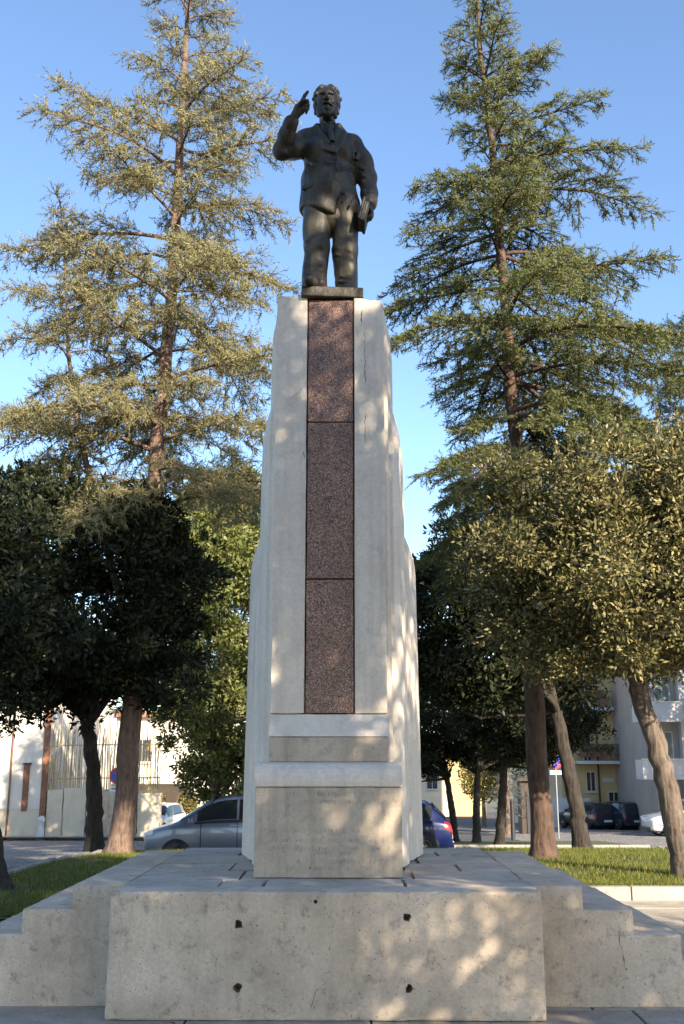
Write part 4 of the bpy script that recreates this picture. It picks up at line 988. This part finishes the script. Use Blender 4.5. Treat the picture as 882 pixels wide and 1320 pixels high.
car('parked_car', 'grey compact people carrier parked nose towards the thick sunlit trunk', 'car', (-2.62, 25.2, gz(25.2) - .1), 0, M['p_silver'], 4.15, 1.76, 1.64, hood=.19, screen=.21, tail=.07)
car('parked_car', 'bright blue hatchback parked behind the pedestal', 'car', (.80, 26.8, gz(26.8) + .02), 0, M['p_blue'], 3.75, 1.64, 1.42, hood=.22, screen=.17, tail=.13)
car('parked_car', 'dark blue hatchback parked tail out before the yellow building', 'car', (15.2, 59.4, gz(59.4)), R(-72), M['p_dark'], 3.9, 1.66, 1.52, style='dark')
car('parked_car', 'dark car parked just beyond the leaning trunk, next to the dark blue hatchback', 'car', (13.6, 60.0, gz(60.0)), R(-70), M['p_dark'], 4.1, 1.7, 1.46, style='dark')
car('parked_car', 'pale silver car parked under the grey balconies', 'car', (16.1, 49.5, gz(49.5)), R(4), M['p_white'], 4.4, 1.78, 1.66)
car('parked_car', 'white car parked by the hedge of the white villa', 'car', (-8.8, 48.5, gz(48.5)), R(80), M['p_white'], 4.0, 1.68, 1.45)

# ------------------------------------------------------------------ road signs
def no_parking(loc, zc, label):
    t = thing('road_sign', label, 'sign', loc, 0, 'no parking signs'); x, y, z = loc; h = zc - z
    tb = Tubes(); tb.add([(0, .03, 0), (0, .03, h + .3)], .03, 10); link('pole', tb.mesh('pole'), M['metal'], t, True, False)
    def disc(nm, r, y0, y1, m, c=(0, 0, 0)):
        b_ = bmesh.new(); lathe(b_, [(r, y0), (r, y1)], 32, 'y', c); o = link(nm, bm_mesh(nm, b_), m, t, False, False); o.location = (0, 0, h); return o
    disc('red_border', .30, -.004, .0, M['sign_r']); disc('blue_field', .225, -.012, -.0045, M['sign_b'])
    o = box('red_bar', -.215, .215, -.019, -.0125, -.028, .028, M['sign_r'], t, world=False); o.location = (0, 0, h); o.rotation_euler = (0, R(45), 0)
    o = box('plate', -.26, .26, -.012, .0, -.09, .09, M['sign_w'], t, world=False); o.location = (0, 0, h - .46)
    box('plate_mark', -.2, .2, -.016, -.0125, -.02, .02, M['iron'], t, world=False).location = (0, 0, h - .46)
no_parking((-8.35, 38, gz(38)), .77, 'no parking sign on a pole beside the reed screen wall')
no_parking((9.2, 46, gz(46)), 1.20, 'no parking sign on a pole near the yellow building')

# ------------------------------------------------------------------ buildings
def building(name, label, loc): return thing(name, label, 'building', loc)
def window(t, x0, x1, z0, z1, y, pane='glass', fr='frame_w', shut=False):
    w_ = box('window', x0 - .07, x1 + .07, y - .05, y + .02, z0 - .07, z1 + .07, M[fr], t); box('pane', x0, x1, y - .062, y - .0505, z0, z1, M[pane], w_); box('sill', x0 - .12, x1 + .12, y - .16, y - .051, z0 - .12, z0 - .071, M['w_lgrey'], w_)
    box('mullion', (x0 + x1) / 2 - .025, (x0 + x1) / 2 + .025, y - .075, y - .0625, z0, z1, M[fr], w_)
    if shut:
        for xx in (x0 - (x1 - x0) / 2 - .08, x1 + .08): box('shutter', xx, xx + (x1 - x0) / 2, y - .09, y - .052, z0, z1, M['shutter'], w_)
    return w_
def balcony(t, x0, x1, y0, y1, z, h=.95, solid=None, plants=0, seed=0):
    s = box('balcony', x0, x1, y0, y1, z - .18, z, M['w_lgrey'], t, .01)
    if solid:
        box('parapet', x0, x1, y0, y0 + .08, z + .002, z + h, M[solid], s); box('parapet', x0, x0 + .08, y0 + .081, y1, z + .002, z + h, M[solid], s); box('handrail', x0 - .03, x1 + .03, y0 - .03, y0 + .11, z + h + .002, z + h + .07, M['w_white'], s)
    else:
        n = int((x1 - x0) / .11)
        tb = Tubes()
        for i in range(n + 1): xx = x0 + .03 + (x1 - x0 - .06) * i / n; tb.add([(xx, y0 + .04, z), (xx, y0 + .04, z + h)], .009, 4)
        link('railing_bars', tb.mesh('bars'), M['iron'], s, kind='stuff'); box('handrail', x0, x1, y0 + .01, y0 + .07, z + h + .001, z + h + .04, M['iron'], s)
        rs = np.random.RandomState(seed)
        for i in range(plants):
            cx = x0 + .25 + (x1 - x0 - .5) * (i + .5) / plants; box('flower_box', cx - .22, cx + .22, y0 + .12, y0 + .34, z + .25, z + .5, M['roof'], s)
            P = np.array((cx, y0 + .2, z + .68)) + rs.normal(0, 1, (160, 3)) * (.17, .12, .16); v, f = instance(LEAF[0], LEAF[1], P, rs.normal(0, 1, (160, 3)), rs.uniform(.1, .2, 160), rs)
            link('balcony_plant', npmesh('plant', v, f), M['oak_lit'], s, kind='stuff')
# yellow apartment house
GY = gz(62)
yb = building('apartment_house', 'yellow plastered apartment house with a flowered iron balcony', (15, 62, GY))
box('wall', 12.6, 17.6, 62, 74, GY - .5, 13.0, M['w_yellow'], yb); box('wall', 11.6, 12.595, 61.6, 74, GY - .5, 12.6, M['w_pale'], yb)
box('plinth_course', 11.55, 14.2, 61.5, 61.59, GY - .5, -1.0, M['w_lgrey'], yb)
rf = box('roof', 11.3, 17.9, 61.3, 74.3, 13.0, 13.35, M['roof'], yb)
for x0, x1, z0, z1 in ((13.55, 13.95, 2.15, 3.15), (14.05, 14.45, 1.15, 3.15), (14.15, 14.6, -.6, .45), (15.4, 15.95, -1.3, -.7), (14.1, 14.5, 4.3, 6.2), (16.0, 16.5, 4.4, 6.0), (14.1, 14.5, 7.4, 9.2), (16.0, 16.5, 7.4, 9.0), (14.1, 14.5, 10.3, 12.1)):
    window(yb, x0, x1, z0, z1, 62, fr='w_pale' if z0 < 0 else 'frame_w')
balcony(yb, 13.4, 15.9, 60.9, 61.995, 1.12, .9, None, 5, 3); balcony(yb, 13.5, 15.7, 60.9, 61.995, 4.2, .9, None, 3, 5)
tb = Tubes(); tb.add([(14.85, 61.93, GY), (14.85, 61.93, 12.9)], .05, 6); link('drainpipe', tb.mesh('pipe'), M['wood'], yb)
box('street_name_plate', 15.05, 15.75, 61.95, 61.99, -.1, .12, M['w_lgrey'], yb)
gt = thing('garden_gate', 'pale metal garden gate between the yellow and grey houses', 'gate', (16.6, 60.6, GY))
box('gate_frame', 15.9, 17.4, 60.6, 60.66, GY + 1.55, GY + 1.62, M['metal'], gt)
for i in range(4): box('gate_post', 15.9 + i * .47, 15.97 + i * .47, 60.59, 60.67, GY - .1, GY + 1.545, M['metal'], gt)
for i in range(3): box('gate_panel', 15.975 + i * .47, 16.365 + i * .47, 60.61, 60.64, GY + .1, GY + 1.5, M['w_lgrey'], gt)
# grey house with solid balconies
GG = gz(54)
gb = building('apartment_house', 'light grey apartment house with solid fronted balconies beside the yellow one', (19, 54, GG))
box('wall', 15.9, 25, 54, 66, GG - .5, 9.2, M['w_grey'], gb); box('wall', 17.3, 26, 56, 67, 9.205, 17.2, M['w_white'], gb); box('roof', 15.6, 25.3, 53.7, 66.3, 9.202, 9.3, M['roof'], gb)
for z in (.45, 3.30, 6.2): balcony(gb, 14.9, 17.1, 52.7, 53.995, z, .78, 'w_lgrey'); balcony(gb, 18.0, 20.5, 52.7, 53.995, z + .05, .8, 'w_lgrey')
box('buttress', 17.25, 17.75, 53.5, 53.995, GG - .5, 9.0, M['w_lgrey'], gb)
for z in (.5, 3.35, 6.25): window(gb, 16.15, 16.85, z + .1, z + 2.1, 54, 'shutter'); window(gb, 18.4, 19.2, z + .1, z + 2.1, 54, 'shutter')
box('garage_door', 16.2, 17.1, 53.94, 53.99, GG, -.5, M['wood'], gb)
for x in (17.85, 18.9, 20.2): window(gb, x, x + .6, 13.2, 14.6, 56)
# white house on the left
GL = gz(45)
wb = building('white_house', 'plain white rendered house with a narrow rust brown shutter', (-16, 45, GL))
box('wall', -26, -12.95, 45, 57, GL - .5, 6.2, M['w_white'], wb); box('dado', -26, -13.2, 44.93, 44.995, GL - .3, GL + 1.25, M['w_cream'], wb); box('roof', -26.3, -12.7, 44.6, 57.3, 6.205, 6.5, M['roof'], wb)
box('corner_pilaster', -13.18, -12.93, 44.88, 44.995, GL + .1, 5.9, M['rust'], wb); box('shutter', -13.98, -13.74, 44.90, 44.992, -.85, 1.08, M['rust'], wb); box('lintel', -14.02, -13.68, 44.86, 44.992, 1.085, 1.16, M['wood'], wb)
tb = Tubes(); tb.add([(-14.55, 44.9, GL), (-14.5, 44.9, 6.1)], .04, 6); link('drainpipe', tb.mesh('pipe'), M['rust'], wb)
for x in (-17, -19.5, -22): window(wb, x, x + .9, .3, 1.7, 45, shut=True)
# rubble wall with a reed screen
sw = thing('garden_wall', 'rough rendered garden wall with a reed screen on top', 'wall', (-11.3, 45, GL))
for i, (x0, x1, zt, m_) in enumerate([(-12.9, -12.2, .05, 'w_cream'), (-12.195, -11.2, .12, 'w_cream'), (-11.195, -10.6, .16, 'w_pale'), (-10.595, -9.0, .05, 'rubble'), (-8.995, -8.0, -.1, 'w_cream')]):
    rough_box('wall_section', x0, x1, 44.9 + .02 * (i % 2), 45.3, GL - .4, zt, M[m_], sw, .02, .25, .015, 90 + i)
tb = Tubes(); rs = np.random.RandomState(6)
for x in np.arange(-12.9, -8.1, .055): tb.add([(x + rs.normal(0, .02), 45.05 + rs.normal(0, .02), .0), (x + rs.normal(0, .05), 45.05, 1.3 + rs.normal(0, .1)), (x + rs.normal(0, .09), 45.05 + rs.normal(0, .05), 2.7 + rs.normal(0, .25))], [.02, .02, .012], 4)
link('reed_screen', tb.mesh('reed_screen'), M['reed'], sw, kind='stuff')
for z in (.5, 1.9): tb = Tubes(); tb.add([(-12.9, 45.0, z), (-8.1, 45.0, z + .05)], .025, 5); link('rail', tb.mesh('rail'), M['reed'], sw)
b_ = bmesh.new(); lathe(b_, [(.20, 0), (.20, .12), (.15, .18), (.13, .75), (.16, .80), (.15, .92), (.07, 1.0)], 12); o = link('stone_bollard', bm_mesh('bollard', b_), M['w_lgrey'], None, True); o.location = (-12.85, 44.2, GL); tag(o, 'pale stone bollard at the corner of the white house', 'bollard')
sheet('kerbside_path', lambda y: (-30, -7.5), 43.0, 44.9, M['kerb'], .12)
# white villa behind the grey car
GV = gz(60)
vb = building('villa', 'low white villa with a projecting flat canopy behind the hedge', (-9, 60, GV))
box('wall', -13.5, -3.0, 60, 70, GV - .5, 3.6, M['w_white'], vb); box('canopy', -13.2, -8.3, 58.2, 59.995, -.10, .22, M['w_white'], vb); box('bracket', -8.75, -8.5, 58.3, 59.99, -.75, -.105, M['w_white'], vb); box('bracket', -6.2, -5.95, 59.3, 59.99, -.6, .2, M['w_white'], vb)
box('roof', -13.9, -2.6, 59.6, 70.4, 3.605, 3.9, M['roof'], vb)
for x0, x1 in ((-12.4, -11.4), (-7.6, -6.7), (-5.2, -4.2)): window(vb, x0, x1, 1.1, 2.3, 60)
# low wall, railings and hedge in front of it
lw_ = thing('garden_wall', 'low white garden wall with iron railings in front of the villa', 'wall', (-9, 52, gz(52))); z5 = gz(52)
box('wall', -13, -5, 52, 52.25, z5 - .4, z5 + .9, M['w_white'], lw_, .01)
for i in range(10): box('railing_bar', -10.6 + i * .11, -10.57 + i * .11, 51.95, 51.98, z5 + .15, z5 + .95, M['iron'], lw_)
hd = thing('clipped_hedge', 'golden brown clipped hedge above the low white wall', 'hedge', (-9.5, 52.8, z5)); rs = np.random.RandomState(3)
P = np.stack([rs.uniform(-11.6, -9.0, 5000), rs.uniform(52.4, 53.2, 5000), z5 + rs.uniform(.6, 1.75, 5000) + .12 * np.sin(rs.uniform(-11.6, -9, 5000) * 4)], 1); v, f = instance(LEAF[0], LEAF[1], P, rs.normal(0, 1, P.shape), rs.uniform(.12, .22, 5000), rs); link('foliage', npmesh('hedge', v, f), M['hedge'], hd, kind='stuff')
rb_ = thing('round_bush', 'small round golden bush beside the dark notice board', 'bush', (-8.05, 52.8, z5)); P = np.array((-8.05, 52.8, z5 + 1.25)) + norm(rs.normal(0, 1, (2500, 3))) * rs.rand(2500, 1) ** .5 * (.55, .5, .75); v, f = instance(LEAF[0], LEAF[1], P, rs.normal(0, 1, P.shape), rs.uniform(.12, .22, 2500), rs); link('foliage', npmesh('bush', v, f), M['hedge'], rb_, kind='stuff')
nb = thing('notice_board', 'dark brown notice board on two posts by the hedge', 'notice board', (-8.55, 51, gz(51))); zz = gz(51)
box('board', -8.85, -8.33, 50.98, 51.06, zz + .9, zz + 2.05, M['wood'], nb, .01); [box('post', a, a + .06, 51.0, 51.055, zz, zz + .895, M['iron'], nb) for a in (-8.8, -8.44)]
# things across the street on the right
bs = thing('autumn_bush', 'yellow autumn tree beyond the dark oak trunks', 'tree', (8.0, 62, gz(62))); rs = np.random.RandomState(12)
P = np.array((8.0, 62, gz(62) + 3.2)) + norm(rs.normal(0, 1, (5000, 3))) * rs.rand(5000, 1) ** .45 * (1.5, 1.5, 1.9); v, f = instance(LEAF[0], LEAF[1], P, rs.normal(0, 1, P.shape), rs.uniform(.15, .28, 5000), rs); link('crown', npmesh('bush', v, f), M['bush_y'], bs, kind='stuff')
tb = Tubes(); tb.add([(8.0, 62, gz(62) - .1), (8.0, 62, gz(62) + 2)], [.14, .1], 8); link('trunk', tb.mesh('trunk'), M['bark_o'], bs)
cedar((7.6, 50, gz(50)), [(0, 0, 0), (1, 0, 0)], 7.0, .14, [(.1, 1.2), (.5, 1.1), (1, .2)], 60, 81, M['bush_g'], 'small bluish conifer across the street near the no parking sign', None, h0=.1, elev=(-5, 35), tw=(.2, .34), dens=.8, step=.09, droop=.3)
fb_ = building('far_house', 'long cream house far off beyond the oak trunks', (8, 95, gz(95)))
box('wall', -2, 9.0, 95, 104, gz(95) - 1, 2.6, M['w_cream'], fb_); box('wall', 9.005, 12.5, 96, 104, gz(95) - 1, 1.2, M['w_yellow'], fb_); box('roof', -2.4, 9.4, 94.5, 104.5, 2.605, 3.0, M['roof'], fb_)
for i in range(5): window(fb_, -.5 + i * 1.9, .4 + i * 1.9, -1.6, -.2, 95)
bn = thing('street_bollard', 'dark iron bollard by the kerb across the street', 'bollard', (6.75, 43, gz(43)));
tb = Tubes(); tb.add([(6.75, 43, gz(43)), (6.75, 43, gz(43) + 1.5)], .09, 10); link('post', tb.mesh('post'), M['iron'], bn); tb = Tubes(); tb.add([(6.75, 43, gz(43) + 1.5), (6.75, 43, gz(43) + 1.62)], [.12, .05], 10); link('cap', tb.mesh('cap'), M['iron'], bn)
ki = thing('kiosk', 'small brown wooden kiosk between the bluish conifer and the cedar trunk', 'kiosk', (9.0, 52, gz(52))); zz = gz(52)
box('wall', 8.6, 9.5, 52, 53.2, zz, zz + 2.5, M['wood'], ki); box('roof', 8.4, 9.7, 51.8, 53.4, zz + 2.505, zz + 2.65, M['wood'], ki); box('door', 8.85, 9.3, 51.95, 51.995, zz, zz + 2.0, M['iron'], ki)
k3 = thing('stone_kerb', 'long shaded kerb of the strip across the street', 'kerb', (4, 33.2, gz(33.2))); kerb_run([(-6, 33.2), (9.5, 33.2)], .12, k3)
sheet('planted_strip', lambda y: (-6, 9.5), 33.25, 40, M['soil'], .07)
